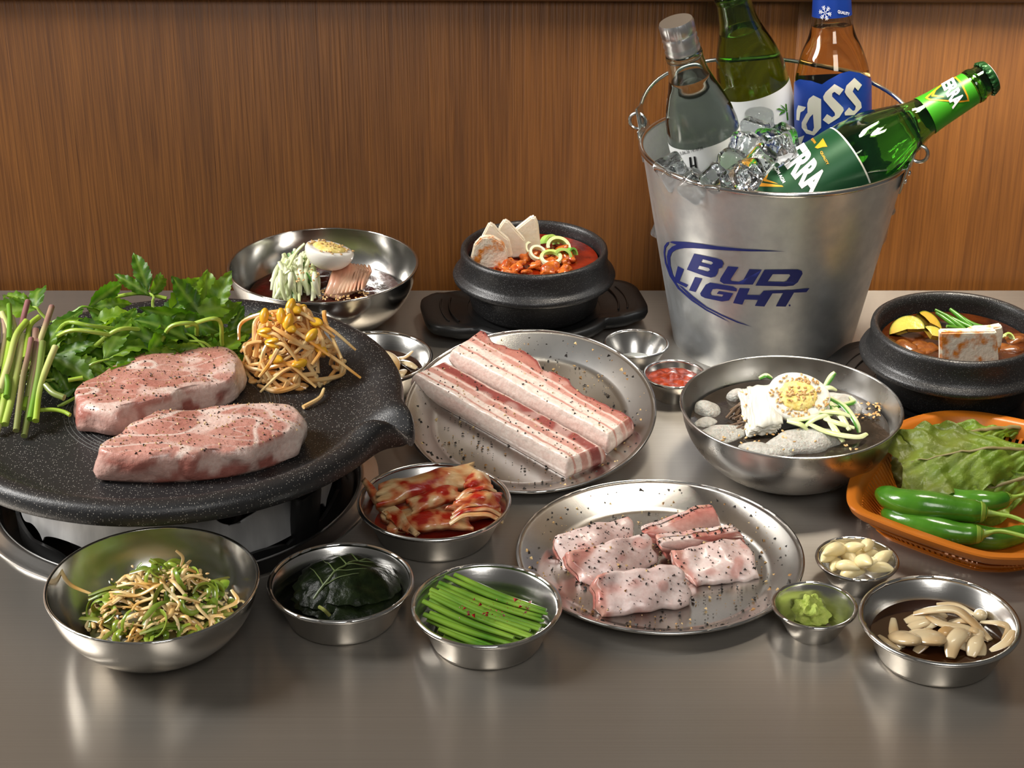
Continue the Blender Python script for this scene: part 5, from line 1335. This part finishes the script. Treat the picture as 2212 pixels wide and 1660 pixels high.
for k in range(58):
    t = rnd(0, 1); u0, v0 = 642 + rnd(-40, 42), 556 + rnd(-20, 34); le = rnd(50, 90)
    ang = rnd(1.1, 2.2); u1, v1 = u0 + math.cos(ang) * le * .8, v0 + math.sin(ang) * le
    v1 = min(v1, 652); u1 = max(580, min(u1, 712))
    zt = rnd(.020, .034)
    strip('cucumber_strip', [px(u0, v0, BBZ + zt), px((u0 + u1) / 2 + rnd(-10, 10), (v0 + v1) / 2 - 6, BBZ + zt * .75), px(u1, v1, BBZ + .005 + rnd(0, .004))], rnd(.0020, .0029), 'pale cucumber strip heaped beside the egg on spicy noodles', 'cucumber', 'cucumber strips on the spicy noodles', CUKE, srgb(236, 238, 210), CYG, .6, CT if random.random() < .22 else None, 10)
strip('cucumber_strip', [px(625, 575, BBZ + .03), px(640, 545, BBZ + .044), px(658, 526, BBZ + .052)], .0026, 'pale cucumber strip heaped beside the egg on spicy noodles', 'cucumber', 'cucumber strips on the spicy noodles', CUKE, srgb(236, 238, 210), CYG, .6)
egg(frame_at(px(713, 536, BBZ + .047), (.20, .10, .97), (1, -.25, -.2)), 'boiled egg half resting high on the spicy noodles in the shiny bowl', 60, .0235, .0215)
pts = [(px(rnd(690, 800), rnd(625, 650), BBZ + .008), Vector((0, -.3, 1)).normalized()) for _ in range(60)] + [(px(rnd(640, 690), rnd(575, 610), BBZ + .027), Vector((0, -.4, 1)).normalized()) for _ in range(25)]
put(seeds(pts, .0015, 9).make('sesame_seeds', SESAME), 'sesame seeds strewn over the spicy noodles', 'sesame', kind='stuff')

# ---------------------------------------------------------------- scallion salad
random.seed(74)
Bs = D['scallion']; SLZ = .020
SALAD = mat('scallion_salad', (1, 1, 1), .3, attr=True, sss=.12, coat=.35)
def sdome(u, v, lift=0.0):
    """height of the salad heap above the table at a bowl position"""
    return u
SCC = Bs['c'] + Vector((.004, -.002, 0))
v, f, cl = disc(SCC, .050, .022, 60, 14, .004, 90, 6, .022, lambda p, q: mix(srgb(74, 62, 26), srgb(52, 58, 20), .5 + nz(p, 80, 1))); put(make('salad_base', v, f, SALAD, cols=cl), 'tangle of dark dressed scallion at the bottom of the salad bowl', 'salad', kind='stuff')
PALE, ORG, GRN, OLV = srgb(236, 214, 160), srgb(216, 164, 84), srgb(96, 124, 34), srgb(134, 132, 58)
for k in range(240):
    a, q = rnd(0, 2 * PI), math.sqrt(rnd(0, 1)); hx = .026 + .030 * (1 - q * q) * (rnd(.55, .9) if k < 110 else rnd(.9, 1.06))
    c = SCC + Vector((.050 * q * math.cos(a), .047 * q * math.sin(a), hx)); kind = random.random()
    if kind < .72:     # bean-sprout like pale shreds
        d = rnd(0, 2 * PI); l = rnd(.008, .018) * (1.15 - .5 * q); pts = [c + Vector((math.cos(d) * l * s + rnd(-.004, .004), math.sin(d) * l * s + rnd(-.004, .004), rnd(-.004, .003) - abs(s) * .004)) for s in (-1, -.3, .4, 1)]
        strip('scallion_shred', pts, rnd(.0011, .0021), 'pale dressed scallion shred in the salad bowl', 'salad', 'pale shreds in the scallion salad', SALAD, PALE, ORG, .7, None, 12, 6)
    elif kind < .90:   # green ribbons that curl
        r = rnd(.004, .009); nrm = Vector((rnd(-1, 1), rnd(-1, .2), rnd(-.2, 1))).normalized(); M = frame_at(c, nrm); arc = rnd(2.2, 6.5); ph = rnd(0, 6)
        pts = [M @ Vector((r * (1 + .06 * s) * math.cos(ph + arc * s), r * (1 + .06 * s) * math.sin(ph + arc * s), .003 * s)) for s in [i / 9 for i in range(10)]]
        strip('scallion_curl', pts, rnd(.0016, .0027), 'curled green scallion ribbon in the salad bowl', 'salad', 'green curls in the scallion salad', SALAD, GRN, srgb(150, 170, 60), .35, None, 18, 6)
    else:
        d = rnd(0, 2 * PI); l = rnd(.008, .018); pts = [c + Vector((math.cos(d) * l * s, math.sin(d) * l * s, .002 - abs(s) * .004)) for s in (-1, 0, 1)]
        strip('scallion_strip', pts, rnd(.0019, .0030), 'flat green scallion strip in the salad bowl', 'salad', 'green strips in the scallion salad', SALAD, GRN, OLV, .4, None, 10, 6)
for P in ([(127, 1222, .050), (150, 1262, .040), (200, 1285, .036)], [(500, 1275, .040), (512, 1300, .036), (470, 1320, .034)], [(380, 1190, .055), (395, 1205, .05), (390, 1225, .045)]):
    strip('scallion_shred', [px(u, v, z) for u, v, z in P], .0016, 'pale dressed scallion shred in the salad bowl', 'salad', 'pale shreds in the scallion salad', SALAD, PALE, ORG, .7, None, 12, 6)
pts = [(SCC + Vector((rnd(-.035, .035), rnd(-.04, .03), .046 + rnd(-.006, .003))), Vector((0, -.3, 1)).normalized()) for _ in range(70)]
put(seeds(pts, .0014, 12).make('sesame_seeds', SESAME), 'sesame seeds strewn over the scallion salad', 'sesame', kind='stuff')

# ---------------------------------------------------------------- small dishes
# pickled perilla
PERI = mat('pickled_perilla', srgb(12, 19, 8), .32, col2=srgb(24, 32, 14), scale=130, bump=.0010, bscale=170, spec=.12)
VEIN = mat('perilla_vein', srgb(84, 98, 56), .45)
pc = D['perilla']['c']
for k, (du, dv, rz, s, h) in enumerate([(0, 10, .2, 1.0, .013), (-6, 2, .8, .95, .014), (4, 0, -.3, .92, .014)]):
    base = px(742 + du, 1275 + dv, .012); base.z += .0042 * k; r = .041 * s; v, f = [], []; n, rg = 60, 18
    Mz = Matrix.Rotation(rz, 4, 'Z')
    def hz(x, y, q): return h * (1 - q ** 2.2) + .0022 * nz((x, y, 0), 95, k) + .0022 * nz((x, y, 0), 45, k + 3) * q
    for i in range(rg + 1):
        q = i / rg
        for j in range(n):
            a = 2 * PI * j / n; rr = r * q * (1 + .10 * math.cos(a) + .03 * math.sin(a * 17) * (q > .9) + .05 * nz((math.cos(a), math.sin(a), k), 2))
            x, y = rr * math.cos(a), rr * .86 * math.sin(a); v.append(Vector((x, y, hz(x, y, q))))
    for i in range(rg):
        for j in range(n): l = (j + 1) % n; f.append([i * n + j, (i + 1) * n + j, (i + 1) * n + l, i * n + l])
    lb = ('lowest dark pickled perilla leaf in the stack', 'middle dark pickled perilla leaf in the stack', 'topmost dark pickled perilla leaf with pale veins')[k]
    t = thing('perilla_leaf', lb, 'perilla', base, group='pickled perilla leaves')
    Ml = Matrix.Translation(base) @ Mz; make('leaf_blade', [Ml @ x for x in v], f, PERI, t, sharp=None)
    if k == 2:
        def vein(x0, y0, x1, y1, r_):
            pts = [];
            for i in range(14):
                s = i / 13; x, y = x0 + (x1 - x0) * s, y0 + (y1 - y0) * s; q = min(1, math.hypot(x, y / .86) / r); pts.append(Ml @ Vector((x, y, hz(x, y, q) + .0003)))
            make('vein', *tube(pts, [r_ * (1 - .7 * i / 13) for i in range(14)], 6), VEIN, t)
        vein(-.012, -.030, .016, .030, .0011)
        for s in (-.7, -.35, 0, .35):
            x0, y0 = .002 + .014 * s, 0 + .03 * s
            vein(x0, y0, x0 + .022, y0 + .014, .0006); vein(x0, y0, x0 - .018, y0 + .018, .0006)
        make('leaf_stem', *tube(spline([px(712, 1330, .022), px(700, 1318, .027), px(690, 1312, .026)], 8), .0014, 6), mat('perilla_stem', srgb(120, 124, 64), .4), t)

# chives
random.seed(85)
cc_ = D['chive']['c']; rin = D['chive']['r'] * .80
dirv = (px(1150, 1345, .03) - px(950, 1285, .03)).normalized(); nrmv = Vector((-dirv.y, dirv.x, 0))
for layer in range(5):
    for k in range(10):
        off = (k - 4.5) / 4.5 * rin * (.86 - .10 * layer) + rnd(-.002, .002); z = .0045 + layer * .0052 + rnd(-.0008, .0008)
        rl = D['chive']['r'] * (.66 + .05 * layer); half = math.sqrt(max(0, rl ** 2 - off ** 2)) * rnd(.86, 1.0); sh = rnd(-.004, .004)
        if half < .012: continue
        half = min(half, .042)
        tw = rnd(-.07, .07)
        d2 = (dirv + nrmv * tw).normalized()
        a = Vector((cc_.x, cc_.y, z)) + nrmv * off + d2 * sh
        strip('chive_stalk', [a - d2 * half + Vector((0, 0, .001 + .0012 * layer)), a, a + d2 * half - Vector((0, 0, .001))], rnd(.0021, .0029), 'cut green chive stalk in the shallow steel dish', 'chive', 'cut chives in the steel dish', CHIVE, CG1, CG2, .8, None, 8, 8)
pts = [(px(rnd(990, 1150), rnd(1295, 1345), .0315), Vector((0, -.2, 1)).normalized()) for _ in range(60)]
put(flakes(pts, .0004, .0018, [srgb(150, 16, 20), srgb(120, 10, 16)], 5).make('pepper_flakes', mat('red_pepper_flake', (1, 1, 1), .4, attr=True), smooth=False), 'red chilli flakes sprinkled over the cut chives', 'pepper', kind='stuff')

# kimchi
random.seed(96)
KIM = mat('kimchi', (1, 1, 1), .24, attr=True, col2=(.86, .80, .74), scale=120, stretch=(1, 4, 1), sss=.12, bump=.0008, bscale=140, coat=.45)
def kcol(red, seed):
    def fn(p):
        a = .75 * nz(p, 62, seed) + .55 * nz(p, 140, seed + 7); b2 = nz(p, 260, seed + 2)
        c = mix(srgb(234, 206, 158), srgb(214, 158, 96), .5 + nz(p, 30, seed) + .5 * nz((p.x * .3, p.y, p.z), 160, seed))
        c = mix(c, srgb(206, 96, 40), sstep(-.05 - red, .35 - red, a) * .8)
        return mix(c, srgb(172, 30, 10), sstep(.26 - red, .58 - red, a + .35 * b2))
    return fn
KZ = .012
def K(u, v, z): return px(u, v, z)
sheets = [((K(782, 1040, .036), K(800, 1058, .030), K(900, 1155, .020), K(860, 1140, .018)), .0045, .003, .05, 1, 'pale kimchi stem leaning out over the dish rim'),
          ((K(830, 1110, .022), K(1000, 1085, .022), K(1020, 1140, .018), K(880, 1152, .016)), .004, .006, .12, 2, 'long striped kimchi leaf along the front of the dish'),
          ((K(815, 1050, .038), K(1020, 1004, .042), K(1030, 1045, .038), K(822, 1092, .032)), .0050, .006, .10, 3, 'broad pale kimchi stem lying on top of the dish'),
          ((K(960, 1100, .034), K(1020, 1060, .040), K(1082, 1068, .034), K(1075, 1120, .024)), .0045, .012, .16, 4, 'rolled cut kimchi bundle with layered edges'),
          ((K(1015, 1015, .040), K(1055, 1030, .038), K(1065, 1060, .034), K(1000, 1060, .036)), .0040, .006, .16, 5, 'frilly kimchi leaf end beside the rolled bundle'),
          ((K(880, 1080, .032), K(985, 1045, .036), K(1000, 1075, .034), K(890, 1112, .026)), .0045, .006, .34, 6, 'deep red kimchi leaf under the broad pale stem'),
          ((K(800, 1080, .020), K(1060, 1040, .022), K(1075, 1110, .016), K(850, 1150, .014)), .0060, .004, .22, 7, 'red kimchi leaf layer at the bottom of the dish')]
for cs, th, bl, red, sd, lb in sheets:
    v, f, cl = sheet(cs, 40, 22, th, bl, .0026, 52, sd, kcol(red + .10, sd), .14); put(make('kimchi_piece', v, f, KIM, cols=cl, sharp=None), lb, 'kimchi')
for k in range(6):   # cut layers on the rolled bundle
    a, b2 = K(972 + k * 3, 1132 - k * 10, .026 + k * .0022), K(1085 - k * 3, 1128 - k * 13, .024 + k * .0028); m_ = (a + b2) / 2 + Vector((0, 0, .0075 - k * .0003))
    pts = spline([a, (a + m_) / 2 + Vector((0, 0, .003)), m_, (m_ + b2) / 2 + Vector((0, 0, .003)), b2], 18)
    v, f = tube(pts, .0026, 8, flat=.6); fn = kcol(.08, 20 + k); put(make('kimchi_layer', v, f, KIM, cols=[fn(p) for p in v]), 'cut edge layer of the rolled kimchi bundle', 'kimchi', 'layers of the rolled kimchi')
v, f, cl = disc(D['kimchi']['c'], D['kimchi']['r'] * .80, .010, 60, 8, .0006, 60, 3, 0, lambda p, q: mix(srgb(150, 30, 10), srgb(110, 20, 8), .5 + nz(p, 60))); put(make('kimchi_juice', v, f, KIM, cols=cl), 'red kimchi juice pooled at the bottom of the dish', 'sauce')

# onion in soy sauce, two dishes
SOY = mat('soy_sauce', srgb(40, 17, 5), .06, coat=.5, bump=.0002, bscale=60); ONION = mat('soaked_onion', (1, 1, 1), .2, attr=True, trans=.0, sss=.3, sss_r=(.006, .005, .003), coat=.5)
OC = lambda s: (lambda p: mix(srgb(216, 200, 164), srgb(174, 138, 88), .40 + 1.0 * nz(p, 45, s)))
def onion_arc(P, w, label, group, seed, th=.0016):
    """curved onion slice: a band standing on its edge along P"""
    pts = spline(P, 24); fn = OC(seed)
    v, f = tube(pts, [w * .62 * (.35 + .65 * math.sin(PI * (i + .6) / 25) ** .6) for i in range(24)], 10, flat=.34)
    cols = []
    for i in range(24):
        for k in range(10): cols.append(mix(fn(v[i * 10 + k]), srgb(150, 100, 48), .55 if k in (0, 5) else 0))
    put(make('onion_slice', v, f, ONION, cols=cols, sharp=70), label, 'onion', group)
def soy_dish(key, label):
    d = D[key]; put(make('soy_sauce', *disc(d['c'], d['r'] * .835, .0155, 70, 6)[:2], SOY), label, 'sauce')
soy_dish('onion', 'dark soy sauce in the dish beside the garlic cup'); soy_dish('soy', 'dark soy sauce in the dish behind the griddle lip')
def c7b(x, y): return (1640 + x / 3.867, 1140 + y / 3.867)
def op(*P): return [px(*c7b(x, y), z) for x, y, z in P]
GO = 'onion slices in the front soy dish'
for k, (P, w, lb) in enumerate([(op((1290, 720, .019), (1440, 690, .024), (1640, 690, .025), (1780, 790, .022), (1930, 940, .017)), .008, 'long onion slice arching over the soy dish'), (op((1400, 740, .020), (1540, 810, .021), (1750, 850, .020), (1920, 945, .016)), .007, 'onion slice under the long arch in soy'), (op((1600, 1090, .017), (1620, 970, .022), (1690, 880, .024), (1740, 870, .02)), .010, 'upright onion slice at the front of the soy dish'), (op((1770, 1080, .016), (1800, 980, .021), (1840, 920, .022)), .009, 'onion slice beside the upright one at the front of the soy dish'),
                                  (op((1850, 790, .018), (2000, 800, .023), (2090, 850, .022), (2040, 960, .017)), .006, 'hooked onion slice by the dish wall'), (op((1930, 1030, .022), (2060, 960, .026), (2120, 860, .030)), .006, 'thin onion slice climbing the dish wall'), (op((1120, 760, .016), (1130, 900, .017), (1200, 1000, .0165)), .006, 'brown soaked onion slice lying in the soy'), (op((1480, 640, .0165), (1640, 650, .0175), (1800, 730, .017)), .005, 'sunken onion slice at the back of the soy dish'), (op((1000, 900, .0158), (1080, 960, .0158), (1180, 1020, .0158)), .004, 'dark sunken onion slice in the soy'), (op((1520, 950, .018), (1560, 870, .021), (1680, 830, .019)), .008, 'cream onion slice in the middle of the soy dish')]):
    onion_arc(P, w, lb, GO, k)
random.seed(118)
for k in range(12):
    x, y, a = rnd(1350, 1850), rnd(760, 1010), rnd(0, PI); l = rnd(90, 190)
    onion_arc(op((x - l * math.cos(a), y - l * .5 * math.sin(a), .0150), (x + 30 * math.sin(a), y - 30, rnd(.0175, .021)), (x + l * math.cos(a), y + l * .5 * math.sin(a), .0150)), rnd(.006, .010), 'short onion slice in the tangle in the soy dish', GO, k + 70)
for (x, y, rx, ry, lb) in ((1400, 920, .0155, .018, 'cupped pale onion heart in the soy dish'), (1220, 930, .013, .015, 'cupped onion piece half under the onion heart'), (1850, 730, .006, .005, 'small brown onion bit at the dish wall')):
    p = px(*c7b(x, y), .0185); fn = OC(31); v, f = blob(rx * .8, ry, .0045, 22, 12, Mt(p.x, p.y, p.z, -.35, .1, .4), .0012, 90, int(x)); put(make('onion_slice', v, f, ONION, cols=[fn(q) for q in v]), lb, 'onion', GO)
GB = 'onion slices in the rear soy dish'
def ob(*P): return [px(700 + x / 5.19, 640 + y / 5.19, z) for x, y, z in P]
for k, (P, w, lb) in enumerate([(ob((520, 640, .018), (680, 640, .023), (790, 740, .024), (760, 900, .020), (700, 960, .017)), .008, 'hooked onion slice beside the griddle lip'), (ob((770, 700, .019), (900, 690, .023), (990, 620, .026)), .006, 'pale onion slice climbing the rear dish wall'), (ob((850, 720, .018), (950, 760, .02), (1040, 810, .017)), .007, 'brown onion slice in the rear soy dish'), (ob((830, 940, .017), (850, 870, .02), (900, 830, .018)), .008, 'short onion piece at the front of the rear soy dish'), (ob((600, 760, .018), (680, 740, .020), (730, 800, .018)), .012, 'broad onion piece next to the griddle lip'), (ob((560, 700, .0165), (700, 710, .017), (800, 690, .0165)), .004, 'sunken onion slice in the rear soy dish')]):
    onion_arc(P, w, lb, GB, k + 40)

# garlic
random.seed(107)
GARL = mat('garlic_clove', srgb(236, 216, 160), .32, col2=srgb(244, 230, 186), scale=60, sss=.3, sss_r=(.006, .005, .003), coat=.15)
gm = []
def clove_fn(p, L_=.011):
    t = (p.x / L_ + 1) / 2; k = 1.0 - .55 * t ** 1.6; return Vector((p.x, p.y * k, p.z * k + .0022 * math.sin(t * 2.6)))
for (x, y, z, rz, ry, s) in [(570, 260, .026, 2.2, .3, 1.05), (620, 210, .031, 2.5, .2, 1.1), (790, 180, .031, .3, .9, .9), (900, 170, .029, 1.9, .3, .95), (690, 190, .025, 1, .2, .8), (880, 310, .033, 1.3, .9, 1.15), (740, 340, .028, .5, .1, .9), (1030, 260, .029, -.6, .4, .95), (970, 300, .027, -.2, .1, .8), (1010, 350, .024, .4, .1, 1.0), (760, 270, .024, 1.2, .1, 1.0), (780, 390, .023, -.1, .1, .9), (640, 330, .022, 2, .1, .9), (900, 240, .022, 0, 0, 1)]:
    p = px(*c7b(x, y), z - .004); M = Mt(p.x, p.y, p.z, rnd(-.4, .4), -ry * .5, -rz, s); v, f = blob(.0105, .0062, .0056, 20, 12, M, 0, fn=clove_fn); put(make('garlic_clove', v, f, GARL), 'peeled pale garlic clove in the small steel cup', 'garlic', 'garlic cloves in the cup')
# wasabi
p = px(*c7b(430, 730), .004); v, f = blob(.0112, .0095, .0105, 44, 30, Mt(p.x, p.y, .009), .006, 230, 3, lambda q: Vector((q.x * (1 - .25 * q.z / .0125), q.y * (1 - .25 * q.z / .0125), max(q.z, -.008))))
put(make('wasabi', v, f, mat('wasabi_paste', srgb(150, 170, 68), .6, col2=srgb(176, 190, 90), scale=200, bump=.002, bscale=260)), 'rough dab of green wasabi in the small steel cup', 'wasabi')
# soybean paste
d = D['ssam']; v, f, cl = disc(d['c'], d['r'] * .86, .0175, 60, 18, .0028, 130, 7, .0015); put(make('soybean_paste', v, f, mat('ssamjang_paste', srgb(120, 34, 10), .22, col2=srgb(168, 58, 18), scale=160, bump=.0016, bscale=220, coat=.5)), 'glossy red brown soybean paste filling the small steel cup', 'sauce')
# salt with pepper
d = D['salt']; v, f, cl = disc(d['c'], d['r'] * .66, .0045, 48, 8, .0008, 200, 7, .0010); t = thing('seasoned_salt', 'grey white salt with pepper specks at the bottom of the cup', 'salt', d['c']); o = make('salt', v, f, mat('fine_salt', srgb(206, 208, 200), .7, bump=.0004, bscale=900), t)
q = flakes(scatter(o, 60, .5, 4), .0002, .0006, seed=2).make('pepper', PEPPER, t, smooth=False); q['kind'] = 'stuff'
# ---------------------------------------------------------------- basket of lettuce and chillies
BASK = mat('orange_plastic', srgb(178, 100, 24), .34, bump=.00004, bscale=500)
BH = .033
RIM = [(1846, 1075), (1854, 1032), (1884, 985), (1918, 945), (1962, 914), (2030, 896), (2110, 896), (2212, 914), (2330, 942), (2400, 985), (2425, 1050), (2400, 1120), (2330, 1172), (2240, 1193), (2170, 1196), (2110, 1188), (2000, 1152), (1905, 1117), (1862, 1098)]
rim = [px(u, v, BH) for u, v in RIM]; rim = closed_spline(rim, 132); bcen = sum(rim, Vector()) / len(rim); bcen.z = 0
bk = thing('vegetable_basket', 'orange brown slotted plastic basket of lettuce and green chillies', 'basket', bcen)
def at_h(p, z):
    k = .60 + .385 * (z / BH) ** .38; q = bcen + (Vector((p.x, p.y, 0)) - bcen) * k; return Vector((q.x, q.y, z))
n = len(rim)
def loop_band(name, prof):
    """prof: list of (offset outwards, z)"""
    v, f = [], []
    for (o_, z) in prof:
        for p in rim:
            q = at_h(p, min(z, BH)); d = (Vector((p.x, p.y, 0)) - bcen).normalized(); v.append(Vector((q.x, q.y, z)) + d * o_)
    m = len(prof)
    for k in range(m):
        for i in range(n): j = (i + 1) % n; l = (k + 1) % m; f.append([k * n + i, k * n + j, l * n + j, l * n + i])
    make(name, v, f, BASK, bk, sharp=40)
loop_band('rim_band', [(0, .021), (.0030, .0205), (.0046, .0225), (.0075, .0235), (.0086, .0255), (.0086, .0315), (.0074, .0330), (.0012, .0332), (-.0006, .0315), (-.0004, .022)])
loop_band('middle_band', [(0, .0125), (.0016, .013), (.0016, .0150), (0, .0155), (-.0012, .0150), (-.0012, .013)])
loop_band('lower_band', [(0, .002), (.0018, .003), (.0018, .0055), (0, .006), (-.0012, .0055), (-.0012, .003)])
for i in range(0, n, 1):
    p = rim[i]; d = (Vector((p.x, p.y, 0)) - bcen).normalized(); side = Vector((-d.y, d.x, 0))
    a, b2 = at_h(p, .004), at_h(p, .0225); w_, t_ = .0013, .0010
    v = [q + side * (sx * w_) + d * (sy * t_) for q in (a, b2) for sx, sy in ((-1, -1), (1, -1), (1, 1), (-1, 1))]
    make('slat', v, [[0, 3, 2, 1], [4, 5, 6, 7], [0, 1, 5, 4], [1, 2, 6, 5], [2, 3, 7, 6], [3, 0, 4, 7]], BASK, bk, smooth=False)
fl = [at_h(p, .003) for p in rim]
v = [Vector((p.x, p.y, 0)) for p in fl] + [Vector((p.x, p.y, .004)) for p in fl]
make('basket_floor', v, [[i, (i + 1) % n, n + (i + 1) % n, n + i] for i in range(n)] + [list(range(n))[::-1], [n + i for i in range(n)]], BASK, bk, sharp=40)

LETT = leaf_material('lettuce_leaf', (.86, .88, .84), (1, 1, 1), .25, 90, .0022)
RIBM = mat('lettuce_rib', srgb(128, 118, 76), .45)
def lettuce(tip, base, width, up, label, seed, purple=.5, ruffle=.014, arch=.014):
    tip, base = Vector(tip), Vector(base); d = tip - base; L_ = d.length; M = frame_at(base, up, d)
    t = thing('lettuce_leaf', label, 'lettuce', mat=M); nu, nv = 60, 36; v, cols = [], []
    for i in range(nu + 1):
        s = i / nu; w = width * (.16 + .84 * math.sin(PI * .5 * min(1, s * 1.25)) ** 1.2) * (1 if s < .85 else math.sqrt(max(0, 1 - ((s - .85) / .17) ** 2)))
        for j in range(nv + 1):
            q = j / nv * 2 - 1; e = abs(q) ** 1.6
            x = s * L_ + e * width * .30 * (1 if s < .9 else .4) + .004 * nz((s * 3, q * 2, seed), 2.2) * e; y = q * w * (1 + .10 * nz((s * 6, q, seed), 1.5))
            rad = s * 5 + abs(q) * 2.2
            z = arch * math.sin(PI * s) - .010 * q * q + .0022 * (1 - abs(q)) * abs(math.sin((s * 7 - abs(q) * 3.0) * PI)) + ruffle * e * nz((s * L_ * 1.0, q * .02, seed * .1), 75) * 1.3 + .0045 * e * math.sin(s * 46 + q * 6 + seed) * (1 - .3 * s) + .0030 * nz((x, y, 0), 90, seed)
            v.append(Vector((x, y, z)))
            ribs = abs(math.sin((s * 7 - abs(q) * 3.0) * PI)) ; vein = 1 - sstep(.0, .16, ribs)
            c = mix(srgb(104, 134, 34), srgb(150, 172, 66), .5 + nz((x, y, 0), 40, seed) + .4 * (1 - abs(q)) - .3)
            c = mix(c, srgb(176, 190, 100), vein * .35 * (1 - abs(q)))
            c = mix(c, srgb(84, 62, 40), purple * sstep(.45, 1.0, s + .25 * abs(q) + .35 * nz((x, y, 1), 30, seed)) * .85)
            cols.append(c)
    f = [[i * (nv + 1) + j, (i + 1) * (nv + 1) + j, (i + 1) * (nv + 1) + j + 1, i * (nv + 1) + j + 1] for i in range(nu) for j in range(nv)]
    make('leaf_blade', v, f, LETT, t, local=True, cols=cols, sharp=None)
    pts = [v[i * 3 * (nv + 1) + nv // 2] + Vector((0, 0, .0003)) for i in range(20)]
    vv, ff = tube(pts, [.0022 * (1 - .85 * i / 19) for i in range(20)], 8, flat=.6); make('midrib', vv, ff, RIBM, t, local=True)
lettuce(px(1935, 965, .038), px(2210, 925, .028), .030, (0, -.3, 1), 'dull purple tinged lettuce leaf underneath along the rear rim', 3, .9, .012)
lettuce(px(1945, 1018, .036), px(2290, 980, .044), .038, (.05, -.45, 1), 'large green lettuce leaf with a brown rib on top of the basket', 7, .55, .010, .012)
lettuce(px(2050, 1075, .034), px(2290, 1015, .034), .032, (.0, -.8, .8), 'pale ruffled lettuce leaf hanging behind the chillies', 12, .15, .014)
lettuce(px(1985, 1060, .024), px(2200, 1075, .020), .024, (0, -.3, 1), 'dark green leaf tucked under the lettuce', 17, .1, .008)
CHIL = mat('green_chilli', srgb(44, 98, 18), .22, col2=srgb(72, 124, 30), scale=45, bump=.0008, bscale=60, coat=.5); CSTEM = mat('chilli_stem', srgb(128, 156, 58), .42)
def chilli(P, r, stem, label, taper=.5):
    pts = spline(P, 30); rad = []
    for i in range(30):
        s = i / 29; rad.append(r * (min(1, math.sqrt(max(.02, s * 6))) if s < .166 else 1) * (1 - .12 * math.sin(s * 9)) * (1 if s < .9 else 1 - (s - .9) * 3.5))
    c = pts[0]; t = thing('green_chilli', label, 'chilli', (c.x, c.y, c.z - r), group='green chillies in the basket')
    make('pod', *tube(pts, rad, 20), CHIL, t)
    sp = spline(stem, 14); make('stem', *tube(sp, [.0034 - .0017 * min(1, i / 4) for i in range(14)], 8), CSTEM, t)
    d = (pts[-1] - pts[-2]).normalized(); M = frame_at(pts[-1] - d * .001, d); make('calyx', *rev([(0, .003), (.004, .0025), (r * .72, -.0005), (r * .80, -.003), (r * .72, -.0034), (0, 0)], 20, M=M), CSTEM, t)
chilli([px(1893, 1062, 0.034), px(1950, 1085, 0.038), px(2040, 1098, 0.038), px(2128, 1108, 0.036)], .0105, [px(2128, 1108, 0.036), px(2160, 1112, 0.037), px(2190, 1118, 0.038), px(2230, 1135, 0.038)], 'thick bright green chilli lying on top in the basket')
chilli([px(1905, 1105, 0.024), px(1960, 1128, 0.026), px(2050, 1150, 0.026), px(2120, 1156, 0.026)], .0090, [px(2120, 1156, 0.026), px(2160, 1148, 0.030), px(2215, 1160, 0.030)], 'darker green chilli along the front rim of the basket')
chilli([px(2020, 1062, 0.028), px(2080, 1080, 0.032), px(2140, 1085, 0.034), px(2178, 1078, 0.034)], .0080, [px(2178, 1078, 0.034), px(2210, 1070, 0.036), px(2260, 1060, 0.038)], 'thin green chilli behind the thick one in the basket')
chilli([px(1990, 1145, 0.012), px(2060, 1150, 0.012), px(2150, 1165, 0.012), px(2220, 1150, 0.012)], .0085, [px(2220, 1150, 0.012), px(2260, 1140, 0.018)], 'dark chilli half hidden under the front one')
